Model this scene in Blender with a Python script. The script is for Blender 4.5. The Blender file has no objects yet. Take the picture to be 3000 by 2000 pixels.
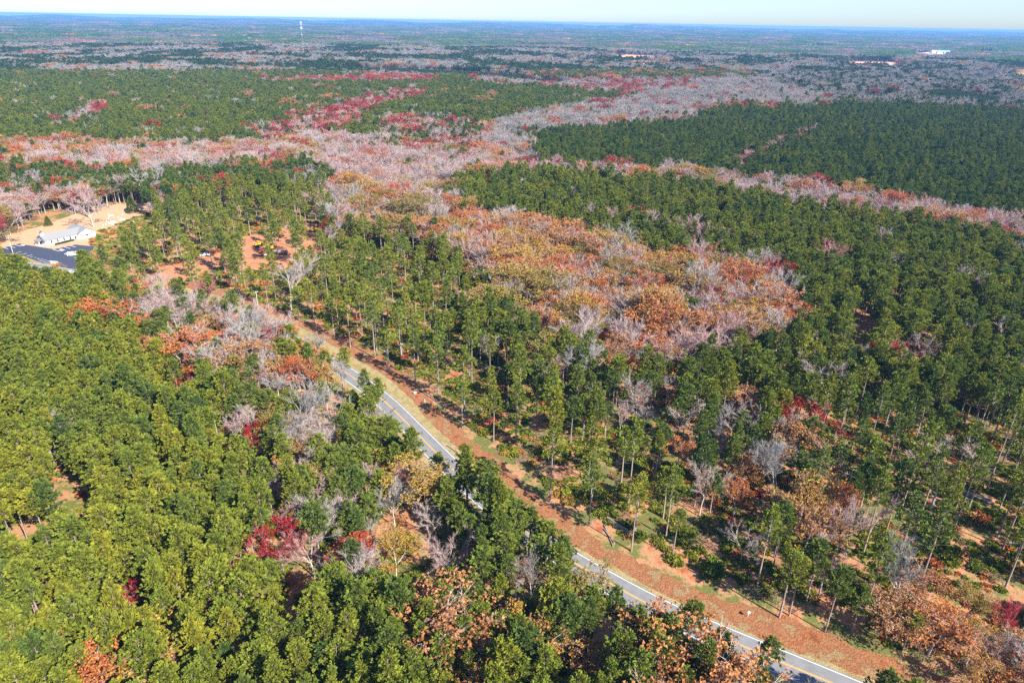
import bpy, math, random
import numpy as np
from mathutils import Matrix, Vector

SC = bpy.context.scene
rng = np.random.default_rng(11)
random.seed(5)

# ------------------------------------------------------------------ camera
HC, FP = 120.0, 2000.0            # metres above ground, focal length in photo pixels (3000 wide)
ROLL, TH = math.radians(1.0), math.atan(937 / FP)
cr, sr, ct, st = math.cos(ROLL), math.sin(ROLL), math.cos(TH), math.sin(TH)
AX = np.array([cr, sr * st, sr * ct]); AY = np.array([-sr, cr * st, cr * ct]); AF = np.array([0, ct, -st])
cd = bpy.data.cameras.new('camera'); cam = bpy.data.objects.new('camera', cd); SC.collection.objects.link(cam)
m = Matrix.Identity(4)
for i in range(3):
    m[i][0] = AX[i]; m[i][1] = AY[i]; m[i][2] = -AF[i]
m[2][3] = HC
cam.matrix_world = m
cd.sensor_width = 36; cd.lens = 24; cd.clip_start = 1; cd.clip_end = 80000
SC.camera = cam

# ------------------------------------------------------------------ light
SUN_EL = math.radians(39)
SUN_AZ = math.radians(134)        # compass angle (from +y towards +x) the sun stands at
w = bpy.data.worlds.new('World'); SC.world = w; w.use_nodes = True
nt = w.node_tree; nt.nodes.clear()
sky = nt.nodes.new('ShaderNodeTexSky'); sky.sky_type = 'NISHITA'; sky.sun_disc = False
sky.sun_elevation = SUN_EL; sky.sun_rotation = SUN_AZ; sky.altitude = 200
sky.air_density = 1.0; sky.dust_density = 0.5; sky.ozone_density = 4.0
bg = nt.nodes.new('ShaderNodeBackground'); bg.inputs[1].default_value = 0.085
out = nt.nodes.new('ShaderNodeOutputWorld')
skm = nt.nodes.new('ShaderNodeVectorMath'); skm.operation = 'MULTIPLY'; skm.inputs[1].default_value = (.76, .89, 1.14); nt.links.new(sky.outputs[0], skm.inputs[0]); nt.links.new(skm.outputs[0], bg.inputs[0]); nt.links.new(bg.outputs[0], out.inputs[0])
sl = bpy.data.lights.new('sun', 'SUN'); sl.energy = 5.0; sl.angle = math.radians(0.5); sl.color = (1, 0.94, 0.82)
so = bpy.data.objects.new('sun', sl); SC.collection.objects.link(so)
sd = Vector((math.sin(SUN_AZ) * math.cos(SUN_EL), math.cos(SUN_AZ) * math.cos(SUN_EL), math.sin(SUN_EL)))
so.rotation_euler = sd.to_track_quat('Z', 'Y').to_euler(); so.location = (0, 0, 300)
SC.view_settings.view_transform = 'Standard'; SC.view_settings.look = 'None'
SC.view_settings.gamma = 1; SC.view_settings.use_curve_mapping = False
SC.view_settings.exposure = 1.28
SC.cycles.max_bounces = 6; SC.cycles.diffuse_bounces = 3; SC.cycles.transmission_bounces = 3
SC.cycles.volume_bounces = 1; SC.cycles.use_denoising = False
SC.cycles.caustics_reflective = False; SC.cycles.caustics_refractive = False

# ------------------------------------------------------------------ projection
def G(px, py, z=0.0):
    """ground (or height z) point seen at photo pixel px, py (3000 x 2000)"""
    d = AX * (px - 1500) + AY * (1000 - py) + AF * FP
    t = (HC - z) / -d[2]
    return np.array([d[0] * t, d[1] * t, z])
def PR(x, y, z):
    """world -> photo pixel, vectorised"""
    z = z - HC
    a = x * AX[0] + y * AX[1] + z * AX[2]; b = x * AY[0] + y * AY[1] + z * AY[2]; c = x * AF[0] + y * AF[1] + z * AF[2]
    c = np.maximum(c, 1e-3)
    return 1500 + FP * a / c, 1000 - FP * b / c
_ph = np.random.default_rng(3).uniform(0, 6.28, (40,)); _dr = np.random.default_rng(4).uniform(0, 6.28, (40,))
def noise(x, y, wl, seed=0, octs=3):
    v = 0.0; a = 1.0; tot = 0
    for o in range(octs):
        for k in range(4):
            i = (seed * 7 + o * 4 + k) % 40
            f = 6.283 / wl * (1 + 0.35 * k / 3)
            v = v + a * np.sin(f * (x * math.cos(_dr[i]) + y * math.sin(_dr[i])) + _ph[i] + 1.3 * np.sin(f * 0.6 * (y * math.cos(_dr[i]) - x * math.sin(_dr[i])) + _ph[(i + 5) % 40]))
        tot += a * 2; a *= 0.55; wl = wl / 2.1
    return v / tot
def terrain(x, y):
    r = np.hypot(x, y)
    k = np.clip((r - 2700) / 2500, 0, 1); k2 = np.clip((r - 6000) / 12000, 0, 1)
    return k * 9 * noise(x, y, 1900, 1, 2) + k2 * 48 * noise(x, y, 5200, 2, 3) + k2 * 20
def inpoly(px, py, poly):
    c = np.zeros(np.shape(px), bool); n = len(poly); j = n - 1
    for i in range(n):
        xi, yi = poly[i]; xj, yj = poly[j]
        if yi != yj:
            c ^= ((yi > py) != (yj > py)) & (px < (xj - xi) * (py - yi) / (yj - yi) + xi)
        j = i
    return c
K = 1.2755
def P3(*pts): return [(a * K, b * K) for a, b in pts]

# ------------------------------------------------------------------ materials
def mat(name):
    m = bpy.data.materials.new(name); m.use_nodes = True
    n = m.node_tree; n.nodes.clear()
    return m, n, n.nodes.new('ShaderNodeOutputMaterial')
def N(n, t, **kw):
    x = n.nodes.new(t)
    for k, v in kw.items(): setattr(x, k, v)
    return x
def ramp(n, stops, fac, interp='LINEAR'):
    r = N(n, 'ShaderNodeValToRGB'); r.color_ramp.interpolation = interp
    e = r.color_ramp.elements
    while len(e) > 1: e.remove(e[-1])
    e[0].position = stops[0][0]; e[0].color = (*stops[0][1], 1)
    for p, c in stops[1:]:
        q = e.new(p); q.color = (*c, 1)
    n.links.new(fac, r.inputs[0]); return r.outputs[0]
def mathn(n, op, a, b=None):
    x = N(n, 'ShaderNodeMath', operation=op)
    for i, v in enumerate((a, b)):
        if v is None: continue
        if isinstance(v, (int, float)): x.inputs[i].default_value = v
        else: n.links.new(v, x.inputs[i])
    return x.outputs[0]
def mixc(n, f, a, b, bt='MIX'):
    x = N(n, 'ShaderNodeMix', data_type='RGBA', blend_type=bt)
    for i, v in ((0, f), (6, a), (7, b)):
        if isinstance(v, (int, float)): x.inputs[i].default_value = v
        elif isinstance(v, tuple): x.inputs[i].default_value = (*v, 1)
        else: n.links.new(v, x.inputs[i])
    return x.outputs[2]
def leaf(name, stops, transl=0.3, lo=0.6, hi=0.8):
    m, n, o = mat(name)
    t = N(n, 'ShaderNodeAttribute', attribute_type='INSTANCER', attribute_name='tint')
    v = N(n, 'ShaderNodeAttribute', attribute_type='GEOMETRY', attribute_name='v')
    f = mathn(n, 'ADD', t.outputs['Fac'], mathn(n, 'MULTIPLY', mathn(n, 'SUBTRACT', v.outputs['Fac'], 0.5), 0.16))
    c = ramp(n, stops, f)
    br = mathn(n, 'ADD', lo, mathn(n, 'MULTIPLY', v.outputs['Fac'], hi))
    hs = N(n, 'ShaderNodeVectorMath', operation='SCALE'); n.links.new(c, hs.inputs[0]); n.links.new(br, hs.inputs['Scale'])
    d = N(n, 'ShaderNodeBsdfDiffuse'); n.links.new(hs.outputs[0], d.inputs[0])
    if transl:
        tr = N(n, 'ShaderNodeBsdfTranslucent'); n.links.new(hs.outputs[0], tr.inputs[0])
        mx = N(n, 'ShaderNodeMixShader'); mx.inputs[0].default_value = transl
        n.links.new(d.outputs[0], mx.inputs[1]); n.links.new(tr.outputs[0], mx.inputs[2]); n.links.new(mx.outputs[0], o.inputs[0])
    else: n.links.new(d.outputs[0], o.inputs[0])
    return m
M = {}
M['needles'] = leaf('pine_needles', [(0, (.040, .085, .030)), (.35, (.115, .165, .036)), (.65, (.19, .225, .032)), (1, (.28, .27, .032))])
M['leaves'] = leaf('autumn_leaves', [(0, (.36, .010, .025)), (.13, (.36, .035, .028)), (.27, (.44, .12, .045)), (.42, (.50, .21, .07)), (.55, (.38, .20, .10)), (.68, (.48, .28, .05)), (.82, (.32, .25, .07)), (1, (.13, .14, .03))], .25)
M['twigs'] = leaf('bare_twigs', [(0, (.20, .19, .18)), (.2, (.31, .29, .275)), (.45, (.40, .33, .315)), (.65, (.44, .29, .275)), (.85, (.36, .12, .11)), (1, (.40, .04, .05))], 0, .6, .7)
def bark(name, a, b, sc=3.0):
    m, n, o = mat(name)
    g = N(n, 'ShaderNodeNewGeometry'); tx = N(n, 'ShaderNodeTexNoise'); tx.inputs['Scale'].default_value = sc; tx.inputs['Detail'].default_value = 4
    n.links.new(g.outputs['Position'], tx.inputs['Vector'])
    c = mixc(n, tx.outputs['Fac'], a, b); d = N(n, 'ShaderNodeBsdfDiffuse'); n.links.new(c, d.inputs[0]); n.links.new(d.outputs[0], o.inputs[0])
    return m
M['pine_bark'] = bark('pine_bark', (.16, .11, .09), (.46, .38, .34))
M['pale_bark'] = bark('pale_bark', (.32, .28, .25), (.58, .53, .47))
M['far_shaded_twigs'] = leaf('distant_shaded_twigs', [(0, (.075, .07, .075)), (.3, (.125, .105, .10)), (.6, (.19, .14, .125)), (1, (.26, .18, .15))], 0, .6, .7)  # twig colour darkened to stand in for gap shade the solid canopy lacks
M['brown_bark'] = bark('brown_bark', (.20, .16, .13), (.42, .36, .31))
M['log_bark'] = bark('log_bark', (.10, .08, .07), (.42, .36, .32), 1.5)
M['brush'] = bark('dead_brush', (.22, .13, .09), (.45, .33, .24), 2)

def surf(name, col, rough=.8, var=.15, sc=2.0, metal=0.0, bump=0.0, det=5):
    m, n, o = mat(name)
    p = N(n, 'ShaderNodeBsdfPrincipled'); p.inputs['Roughness'].default_value = rough; p.inputs['Metallic'].default_value = metal
    g = N(n, 'ShaderNodeTexCoord'); tx = N(n, 'ShaderNodeTexNoise'); tx.inputs['Scale'].default_value = sc; tx.inputs['Detail'].default_value = det
    n.links.new(g.outputs['Object'], tx.inputs['Vector'])
    c = mixc(n, tx.outputs['Fac'], tuple(x * (1 - var) for x in col), tuple(min(1, x * (1 + var)) for x in col))
    n.links.new(c, p.inputs['Base Color'])
    if bump:
        b = N(n, 'ShaderNodeBump'); b.inputs['Strength'].default_value = bump; b.inputs['Distance'].default_value = .3
        n.links.new(tx.outputs['Fac'], b.inputs['Height']); n.links.new(b.outputs[0], p.inputs['Normal'])
    n.links.new(p.outputs[0], o.inputs[0]); return m
def soil(name, cols, sc=.12, fine=1.6, bump=.6):
    """patches of several ground covers, broken up by finer noise"""
    m, n, o = mat(name)
    g = N(n, 'ShaderNodeNewGeometry')
    a = N(n, 'ShaderNodeTexNoise'); a.inputs['Scale'].default_value = sc; a.inputs['Detail'].default_value = 8; a.inputs['Roughness'].default_value = .68
    b = N(n, 'ShaderNodeTexNoise'); b.inputs['Scale'].default_value = fine; b.inputs['Detail'].default_value = 6; b.inputs['Roughness'].default_value = .7
    for x in (a, b): n.links.new(g.outputs['Position'], x.inputs['Vector'])
    c = ramp(n, cols, a.outputs['Fac'])
    k = mathn(n, 'ADD', .35, mathn(n, 'MULTIPLY', b.outputs['Fac'], 1.3))
    hs = N(n, 'ShaderNodeVectorMath', operation='SCALE'); n.links.new(c, hs.inputs[0]); n.links.new(k, hs.inputs['Scale'])
    d = N(n, 'ShaderNodeBsdfDiffuse'); n.links.new(hs.outputs[0], d.inputs[0])
    bp = N(n, 'ShaderNodeBump'); bp.inputs['Strength'].default_value = bump; bp.inputs['Distance'].default_value = .5
    n.links.new(b.outputs['Fac'], bp.inputs['Height']); n.links.new(bp.outputs[0], d.inputs['Normal'])
    n.links.new(d.outputs[0], o.inputs[0]); return m
CLAY, CLAY2, STRAW, GRN, LIT = (.34, .115, .050), (.44, .22, .12), (.42, .27, .14), (.12, .14, .04), (.17, .075, .04)
M['ground'] = soil('forest_floor', [(.28, LIT), (.38, CLAY), (.45, CLAY2), (.5, (.32, .20, .09)), (.54, GRN), (.62, (.16, .15, .05)), (.67, LIT), (.74, CLAY2)], .09)
M['clay'] = soil('red_clay', [(.3, CLAY), (.45, CLAY2), (.6, (.40, .15, .07)), (.75, (.52, .28, .17))], .15, 1.2)
M['clay_verge'] = soil('clay_verge', [(.28, (.16, .07, .035)), (.38, (.30, .105, .045)), (.46, (.36, .17, .085)), (.53, (.27, .11, .05)), (.6, (.34, .23, .12)), (.68, (.24, .17, .07)), (.78, (.40, .17, .08))], .22, 2.2, 1.0)
M['straw'] = soil('straw_grass', [(.3, (.34, .24, .13)), (.45, (.36, .28, .14)), (.58, (.25, .21, .09)), (.72, (.38, .20, .11))], .3, 2.5, .6)
M['lawn'] = soil('dormant_lawn', [(.3, (.46, .27, .16)), (.5, (.52, .32, .19)), (.7, (.50, .26, .16))], .08, .8, .2)
M['field_pink'] = soil('ploughed_field', [(.3, (.62, .30, .20)), (.5, (.72, .38, .26)), (.7, (.66, .36, .24))], .01, .05, .1)
M['field_green'] = soil('winter_pasture', [(.3, (.25, .35, .10)), (.6, (.36, .42, .15))], .01, .05, .1)
M['field_tan'] = soil('stubble_field', [(.3, (.5, .4, .27)), (.6, (.6, .5, .36))], .01, .05, .1)
M['asphalt'] = surf('worn_asphalt', (.19, .19, .195), .85, .30, .5, det=10)
M['lot'] = surf('dark_asphalt', (.045, .052, .085), .8, .2, .3, det=8)
M['white'] = surf('white_paint', (.80, .80, .78), .6, .05, 3)
M['line_white'] = surf('worn_white_line', (.78, .77, .74), .7, .15, 2)
M['yellow_line'] = surf('yellow_line', (.75, .36, .03), .7, .15, 2)
M['roof'] = surf('grey_shingle', (.22, .22, .225), .9, .15, 4)
M['slate'] = surf('slate_spire', (.09, .10, .11), .7, .1, 4)
M['glass'] = surf('dark_glass', (.03, .04, .05), .1, .05, 1)
M['concrete'] = surf('concrete', (.55, .53, .50), .9, .1, 2)
M['cut_wood'] = surf('fresh_cut_wood', (.70, .42, .18), .8, .15, 6)
M['yellow'] = surf('machine_yellow', (.75, .42, .02), .4, .1, 2)
M['red'] = surf('red_paint', (.62, .02, .02), .35, .08, 2)
M['black'] = surf('black_rubber', (.02, .02, .022), .7, .1, 3)
M['steel'] = surf('grey_steel', (.35, .36, .38), .5, .1, 3, .3)
M['pole'] = surf('weathered_pole', (.55, .52, .48), .8, .12, 3)
M['brick'] = surf('pale_brick', (.55, .36, .26), .9, .15, 5)
M['stone'] = surf('pale_granite', (.66, .65, .62), .7, .1, 4)
M['blue'] = surf('blue_metal_roof', (.22, .45, .62), .5, .1, .2)

# ------------------------------------------------------------------ object helpers
COL = SC.collection
def tag(o, label=None, cat=None, group=None, kind=None):
    for k, v in (('label', label), ('category', cat), ('group', group), ('kind', kind)):
        if v: o[k] = v
    return o
def empty(name, loc, rz=0.0, **kw):
    o = bpy.data.objects.new(name, None); COL.objects.link(o); o.location = loc; o.rotation_euler = (0, 0, rz)
    o.empty_display_size = .5
    return tag(o, **kw)
def mk(name, me, parent=None, loc=None, rz=0.0, **kw):
    o = bpy.data.objects.new(name, me); COL.objects.link(o)
    if parent: o.parent = parent
    if loc is not None: o.location = loc
    if rz: o.rotation_euler = (0, 0, rz)
    return tag(o, **kw)
class MB:
    """collects shapes for one mesh"""
    def __init__(s): s.v = []; s.f = []; s.m = []
    def add(s, vs, fs, mi=0):
        b = len(s.v); s.v += [tuple(map(float, q)) for q in vs]; s.f += [tuple(b + i for i in f) for f in fs]; s.m += [mi] * len(fs); return s
    def box(s, c, d, rz=0, mi=0, top=1.0):
        x, y, z = c; a, b, h = d[0] / 2, d[1] / 2, d[2] / 2; cc, ss = math.cos(rz), math.sin(rz); vs = []
        for k, (u, v, ww) in enumerate([(-a, -b, -h), (a, -b, -h), (a, b, -h), (-a, b, -h), (-a, -b, h), (a, -b, h), (a, b, h), (-a, b, h)]):
            if k > 3: u *= top; v *= top
            vs.append((x + u * cc - v * ss, y + u * ss + v * cc, z + ww))
        return s.add(vs, [(0, 3, 2, 1), (4, 5, 6, 7), (0, 1, 5, 4), (1, 2, 6, 5), (2, 3, 7, 6), (3, 0, 4, 7)], mi)
    def tube(s, a, b, r0, r1=None, n=8, mi=0, cap=None):
        a, b = Vector(a), Vector(b); r1 = r0 if r1 is None else r1
        d = (b - a).normalized(); u = d.orthogonal().normalized(); v = d.cross(u); vs = []
        for p, r in ((a, r0), (b, r1)):
            for i in range(n):
                t = 6.28318 * i / n; vs.append(p + u * math.cos(t) * r + v * math.sin(t) * r)
        s.add(vs, [(i, (i + 1) % n, n + (i + 1) % n, n + i) for i in range(n)], mi)
        c = mi if cap is None else cap
        s.f += [tuple(len(s.v) - 2 * n + i for i in range(n - 1, -1, -1)), tuple(len(s.v) - n + i for i in range(n))]; s.m += [c, c]
        return s
    def mesh(s, name, mats):
        me = bpy.data.meshes.new(name); me.from_pydata(s.v, [], s.f)
        for q in mats: me.materials.append(M[q])
        me.polygons.foreach_set('material_index', s.m); me.update(); return me
    def obj(s, name, mats, parent=None, **kw): return mk(name, s.mesh(name, mats), parent, **kw)

# ------------------------------------------------------------------ ground
ths = np.radians(np.linspace(-75, 75, 241))
rs = np.concatenate([[0.01], np.linspace(40, 2600, 28), np.geomspace(2700, 24000, 110)])
gv = []; gf = []
for r in rs:
    x = r * np.sin(ths); y = r * np.cos(ths) - 60; z = terrain(x, y)
    gv += list(zip(x.tolist(), y.tolist(), z.tolist()))
nth = len(ths)
for i in range(len(rs) - 1):
    for j in range(nth - 1):
        a = i * nth + j; gf.append((a, a + nth, a + nth + 1, a + 1))
gme = bpy.data.meshes.new('ground'); gme.from_pydata(gv, [], gf); gme.materials.append(M['ground']); gme.shade_smooth()
ground = mk('ground', gme, kind='structure', label='red clay and leaf litter forest floor')

def densify(pts, step, jit, seed=0, closed=True):
    r = random.Random(seed); o = []; n = len(pts)
    for i in range(n if closed else n - 1):
        a = np.array(pts[i][:2]); b = np.array(pts[(i + 1) % n][:2]); L = np.linalg.norm(b - a); k = max(1, int(L / step))
        for q in range(k):
            p = a + (b - a) * q / k; o.append((p[0] + r.uniform(-jit, jit), p[1] + r.uniform(-jit, jit)))
    return o
def patch(name, pxs, z, m, label, step=2.0, jit=.5, seed=1, world=False, parent=None):
    pts = pxs if world else [G(*p) for p in pxs]
    pts = densify(pts, step, jit, seed)
    import mathutils
    tri = mathutils.geometry.tessellate_polygon([[Vector((p[0], p[1], 0)) for p in pts]])
    me = bpy.data.meshes.new(name); me.from_pydata([(p[0], p[1], z) for p in pts], [], [tuple(t) for t in tri])
    me.update()
    if len(me.polygons) and me.polygons[0].normal.z < 0: me.flip_normals()
    me.materials.append(M[m])
    return mk(name, me, parent, kind='structure', label=label)

# ------------------------------------------------------------------ road
RW = [(2900, 2160), (2523, 1997), (2298, 1907), (2225, 1877), (2094, 1822), (2000, 1786), (1880, 1726), (1719, 1637), (1608, 1571), (1520, 1505), (1443, 1445), (1358, 1369), (1250, 1263), (1219, 1232), (1151, 1164), (1040, 1085), (928, 1018), (800, 950), (650, 890), (450, 835), (250, 795), (60, 765), (-200, 735)]
def smooth(pts, it=2):
    p = [np.array(q[:2]) for q in pts]
    for _ in range(it):
        q = [p[0]]
        for a, b in zip(p[:-1], p[1:]): q += [a * .75 + b * .25, a * .25 + b * .75]
        p = q + [p[-1]]
    return np.array(p)
rp = smooth([G(*p) for p in RW], 2)
L_ = np.concatenate([[0], np.cumsum(np.linalg.norm(np.diff(rp, axis=0), axis=1))]); tt = np.arange(0, L_[-1], 2.0)
rp = np.stack([np.interp(tt, L_, rp[:, 0]), np.interp(tt, L_, rp[:, 1])], 1)
for _ in range(14): rp[1:-1] = (rp[:-2] + 2 * rp[1:-1] + rp[2:]) / 4
tg = np.gradient(rp, axis=0); tg /= np.linalg.norm(tg, axis=1)[:, None]
nr = np.stack([tg[:, 1], -tg[:, 0]], 1)     # to the right of travel (travel runs away from the camera): the far verge side
def ribbon(name, o0, o1, z, m, parent=None, jit=(0, 0), i0=0, i1=None, seed=0, **kw):
    r = random.Random(seed); i1 = len(rp) if i1 is None else i1; vs = []; fs = []
    f0, f1 = (o0 if callable(o0) else (lambda i: o0)), (o1 if callable(o1) else (lambda i: o1))
    for i in range(i0, i1):
        for q, f, jj in ((0, f0, jit[0]), (1, f1, jit[1])):
            p = rp[i] + nr[i] * (f(i) + r.uniform(-jj, jj)); vs.append((p[0], p[1], z))
    n = i1 - i0
    for i in range(n - 1): fs.append((2 * i, 2 * i + 1, 2 * i + 3, 2 * i + 2))
    me = bpy.data.meshes.new(name); me.from_pydata(vs, [], fs); me.update()
    if me.polygons[0].normal.z < 0: me.flip_normals()
    me.materials.append(M[m]); return mk(name, me, parent, **kw)
# rp is the white line on the far side; the carriageway lies on its near side (negative offsets)
sgn = 1 if (nr[20] @ np.array([.7, .7])) > 0 else -1
nr = nr * sgn
ir = lambda py: int(np.argmin(np.abs(PR(rp[:, 0], rp[:, 1], 0 * rp[:, 0])[1] - py)))
wj = lambda a, b, s: (lambda i: a + b * math.sin(i * .13 + s) + b * .6 * math.sin(i * .37 + 2 * s))
ribbon('clay_verge', wj(-11, .9, 1), (lambda i: 8.6 + 5 * min(1, max(0, (i - 60) / 40)) + 1.3 * math.sin(i * .13) + .8 * math.sin(i * .41)), .010, 'clay_verge', jit=(.6, .9), kind='structure', label='red clay verge along the road')
i_a, i_b = ir(1500), ir(985)
tw = lambda i: 1.4 + 4.6 * min(1, max(0, (i - i_a) / 45)) + .5 * math.sin(i * .21)
ribbon('grass_verge', -9.0, tw, .020, 'straw', jit=(.3, .4), kind='structure', label='tan dry grass verge beside the road')
road = ribbon('road', -6.9, .5, .030, 'asphalt', kind='structure', label='grey two lane asphalt road with double yellow line')
ribbon('edge_line', -.05, .10, .036, 'line_white', road)
ribbon('edge_line', -6.48, -6.33, .036, 'line_white', road)
ribbon('center_line', -3.38, -3.24, .036, 'yellow_line', road)
ribbon('center_line', -3.12, -2.98, .036, 'yellow_line', road)

# ------------------------------------------------------------------ clearings, lawn, fields
LOTPX = [(x / 7.84, 620 + y / 7.84) for x, y in ((-900, 1010), (0, 850), (440, 730), (620, 765), (1240, 862), (1740, 755), (2160, 800), (2060, 1100), (1640, 1400), (1450, 1300), (1240, 1190), (1010, 1195), (330, 950), (-600, 1150))]
patch('church_lawn', [(-260, 780), (-200, 690), (0, 695), (110, 665), (235, 622), (345, 597), (440, 596), (475, 606), (425, 625), (340, 655), (262, 700), (262, 800), (120, 840), (-200, 830)], .012, 'lawn', 'tan dormant lawn around the church', 3, .4)
lot = patch('parking_lot', LOTPX, .022, 'lot', 'dark blue black asphalt church parking lot', 3, .05)
C = lambda x, y, z=0: G(x / 7.84, 620 + y / 7.84, z)
def stripe(a, b, wd=.16, parent=lot, m='line_white', z=.028, name='parking_stripe'):
    a, b = C(*a)[:2], C(*b)[:2]; d = (b - a) / np.linalg.norm(b - a); n_ = np.array([-d[1], d[0]]) * wd
    me = bpy.data.meshes.new(name); me.from_pydata([(*(a - n_), z), (*(b - n_), z), (*(b + n_), z), (*(a + n_), z)], [], [(0, 1, 2, 3)]); me.update()
    if me.polygons[0].normal.z < 0: me.flip_normals()
    me.materials.append(M[m]); return mk(name, me, parent)
for a, b in (((-60, 875), (80, 900)), ((75, 825), (220, 865)), ((205, 790), (350, 828)), ((335, 758), (482, 797)), ((370, 948), (492, 917)), ((485, 990), (620, 955)), ((605, 1025), (742, 990)), ((700, 1040), (760, 1030)), ((790, 1056), (830, 1050)), ((840, 1082), (905, 1070)), ((880, 1105), (985, 1085)), ((900, 1142), (1068, 1105)), ((975, 1167), (1150, 1125)), ((1010, 1195), (1150, 1165)),
             ((1220, 870), (1362, 910)), ((1350, 842), (1492, 880)), ((1475, 810), (1616, 848)), ((1605, 782), (1745, 815)), ((1475, 968), (1600, 1005)), ((1475, 968), (1570, 935)), ((1715, 1050), (1815, 1082))):
    stripe(a, b)
for c in ((525, 770), (1410, 886)):
    stripe((c[0] - 40, c[1] - 6), (c[0] + 40, c[1] + 6), .7, name='parking_symbol')
CLR = [(470, 800), (500, 775), (560, 762), (600, 735), (650, 742), (690, 715), (720, 690), (800, 680), (860, 650), (930, 655), (950, 700), (930, 760), (880, 778), (800, 795), (700, 795), (620, 785), (570, 815), (500, 835), (420, 830), (380, 800)]
patch('logging_clearing', CLR, .014, 'clay', 'bare red clay logging yard', 2, .9)
patch('woodland_clearing', [(2500, 960), (2530, 925), (2575, 940), (2560, 962), (2530, 975)], .014, 'clay', 'small clay clearing under the pines', 1.2, .5)
patch('woodland_clearing', [(2665, 1000), (2710, 1005), (2715, 1045), (2760, 1075), (2690, 1085), (2665, 1050)], .014, 'clay', 'small clay clearing under the pines', 1.2, .5)
patch('logging_track', [(300, 845), (380, 812), (470, 806), (560, 800), (560, 815), (470, 826), (330, 862), (290, 870)], .018, 'clay', 'clay track leading from the logging yard', 2, .6)
patch('farm_field', P3((1405, 133), (1440, 126), (1530, 131), (1535, 137), (1470, 139)), .3, 'field_pink', 'pink ploughed field behind the tree line', 40, 8)
patch('farm_field', P3((1450, 149), (1475, 146), (1622, 150), (1615, 156), (1540, 157)), .3, 'field_pink', 'long pink ploughed field', 40, 5)
patch('farm_field', P3((1950, 146), (1970, 142), (2060, 144), (2050, 151), (1985, 151), (1985, 155), (1955, 152)), .3, 'field_pink', 'pink ploughed field at right', 40, 5)
patch('pasture', P3((1265, 142), (1280, 138), (1345, 143), (1330, 146)), .3, 'field_green', 'pale green pasture', 40, 5)
patch('farm_yard', P3((2095, 127), (2130, 120), (2185, 121), (2170, 126)), .3, 'field_tan', 'pale farm yard on the far ridge', 40, 8)
patch('farm_yard', P3((2040, 157), (2060, 153), (2098, 155), (2075, 161)), .3, 'field_tan', 'pale farm yard between the trees', 30, 5)
patch('pasture', P3((2315, 208), (2352, 204), (2400, 206), (2400, 222), (2330, 214)), .3, 'field_green', 'pale green pasture at the right edge', 30, 5)
patch('farm_field', P3((2330, 172), (2400, 160), (2400, 182), (2335, 180)), .3, 'field_pink', 'pink field at the right edge', 30, 5)
patch('farm_field', P3((2300, 445), (2340, 430), (2400, 432), (2400, 462), (2345, 455)), .3, 'clay', 'clay opening at the right edge', 10, 3)

# ------------------------------------------------------------------ tree models
def npmesh(name, V, T, A, mats, mi=None):
    me = bpy.data.meshes.new(name); V = np.asarray(V, np.float32); T = np.asarray(T, np.int32)
    me.vertices.add(len(V)); me.vertices.foreach_set('co', V.ravel())
    me.loops.add(T.size); me.loops.foreach_set('vertex_index', T.ravel())
    me.polygons.add(len(T)); me.polygons.foreach_set('loop_start', np.arange(0, T.size, 3, dtype=np.int32))
    if mi is not None: me.polygons.foreach_set('material_index', np.asarray(mi, np.int32))
    a = me.attributes.new('v', 'FLOAT', 'POINT'); a.data.foreach_set('value', np.asarray(A, np.float32))
    for q in mats: me.materials.append(M[q])
    me.update(); me.validate(); return me
class TB:
    def __init__(s): s.V = []; s.T = []; s.A = []; s.n = 0
    def add(s, v, t, a):
        s.V.append(v); s.T.append(np.asarray(t) + s.n); s.A.append(np.full(len(v), a) if np.isscalar(a) else a); s.n += len(v)
    def cone(s, a, b, r0, r1, n=5, val=.5):
        a = np.array(a, float); b = np.array(b, float); d = b - a; d /= np.linalg.norm(d) + 1e-9
        u = np.cross(d, [0, 0, 1.0] if abs(d[2]) < .9 else [1.0, 0, 0]); u /= np.linalg.norm(u); v = np.cross(d, u)
        an = np.arange(n) * 6.28318 / n; ring = np.cos(an)[:, None] * u + np.sin(an)[:, None] * v
        V = np.concatenate([a + ring * r0, b + ring * r1]); T = []
        for i in range(n):
            j = (i + 1) % n; T += [(i, j, n + j), (i, n + j, n + i)]
        s.add(V, T, val)
    def arr(s):
        return (np.concatenate(s.V), np.concatenate(s.T), np.concatenate(s.A)) if s.V else (np.zeros((0, 3)), np.zeros((0, 3), int), np.zeros(0))
def rdir(R, n):
    d = R.normal(size=(n, 3)); return d / np.linalg.norm(d, axis=1)[:, None]
def fans(tb, R, P, D, size, k, spread=1.0, wide=.34):
    """k narrow leaf faces radiating at every point P around direction D"""
    n = len(P); P = np.repeat(P, k, 0); D = np.repeat(D, k, 0); s = np.repeat(size, k)
    d = D + rdir(R, n * k) * spread; d /= np.linalg.norm(d, axis=1)[:, None]
    side = np.cross(d, rdir(R, n * k)); side /= np.linalg.norm(side, axis=1)[:, None] + 1e-9
    s = s * R.uniform(.7, 1.2, n * k)
    tip = P + d * s[:, None]; w_ = (s * wide)[:, None]
    V = np.stack([P - d * .08, tip + side * w_, tip - side * w_ * .9 + d * (s * .1)[:, None]], 1).reshape(-1, 3)
    T = np.arange(len(V)).reshape(-1, 3)
    A = np.repeat(np.clip(np.repeat(R.uniform(0, 1, n), k) * .7 + R.uniform(0, .3, n * k), 0, 1), 3)
    tb.add(V, T, A)
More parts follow.
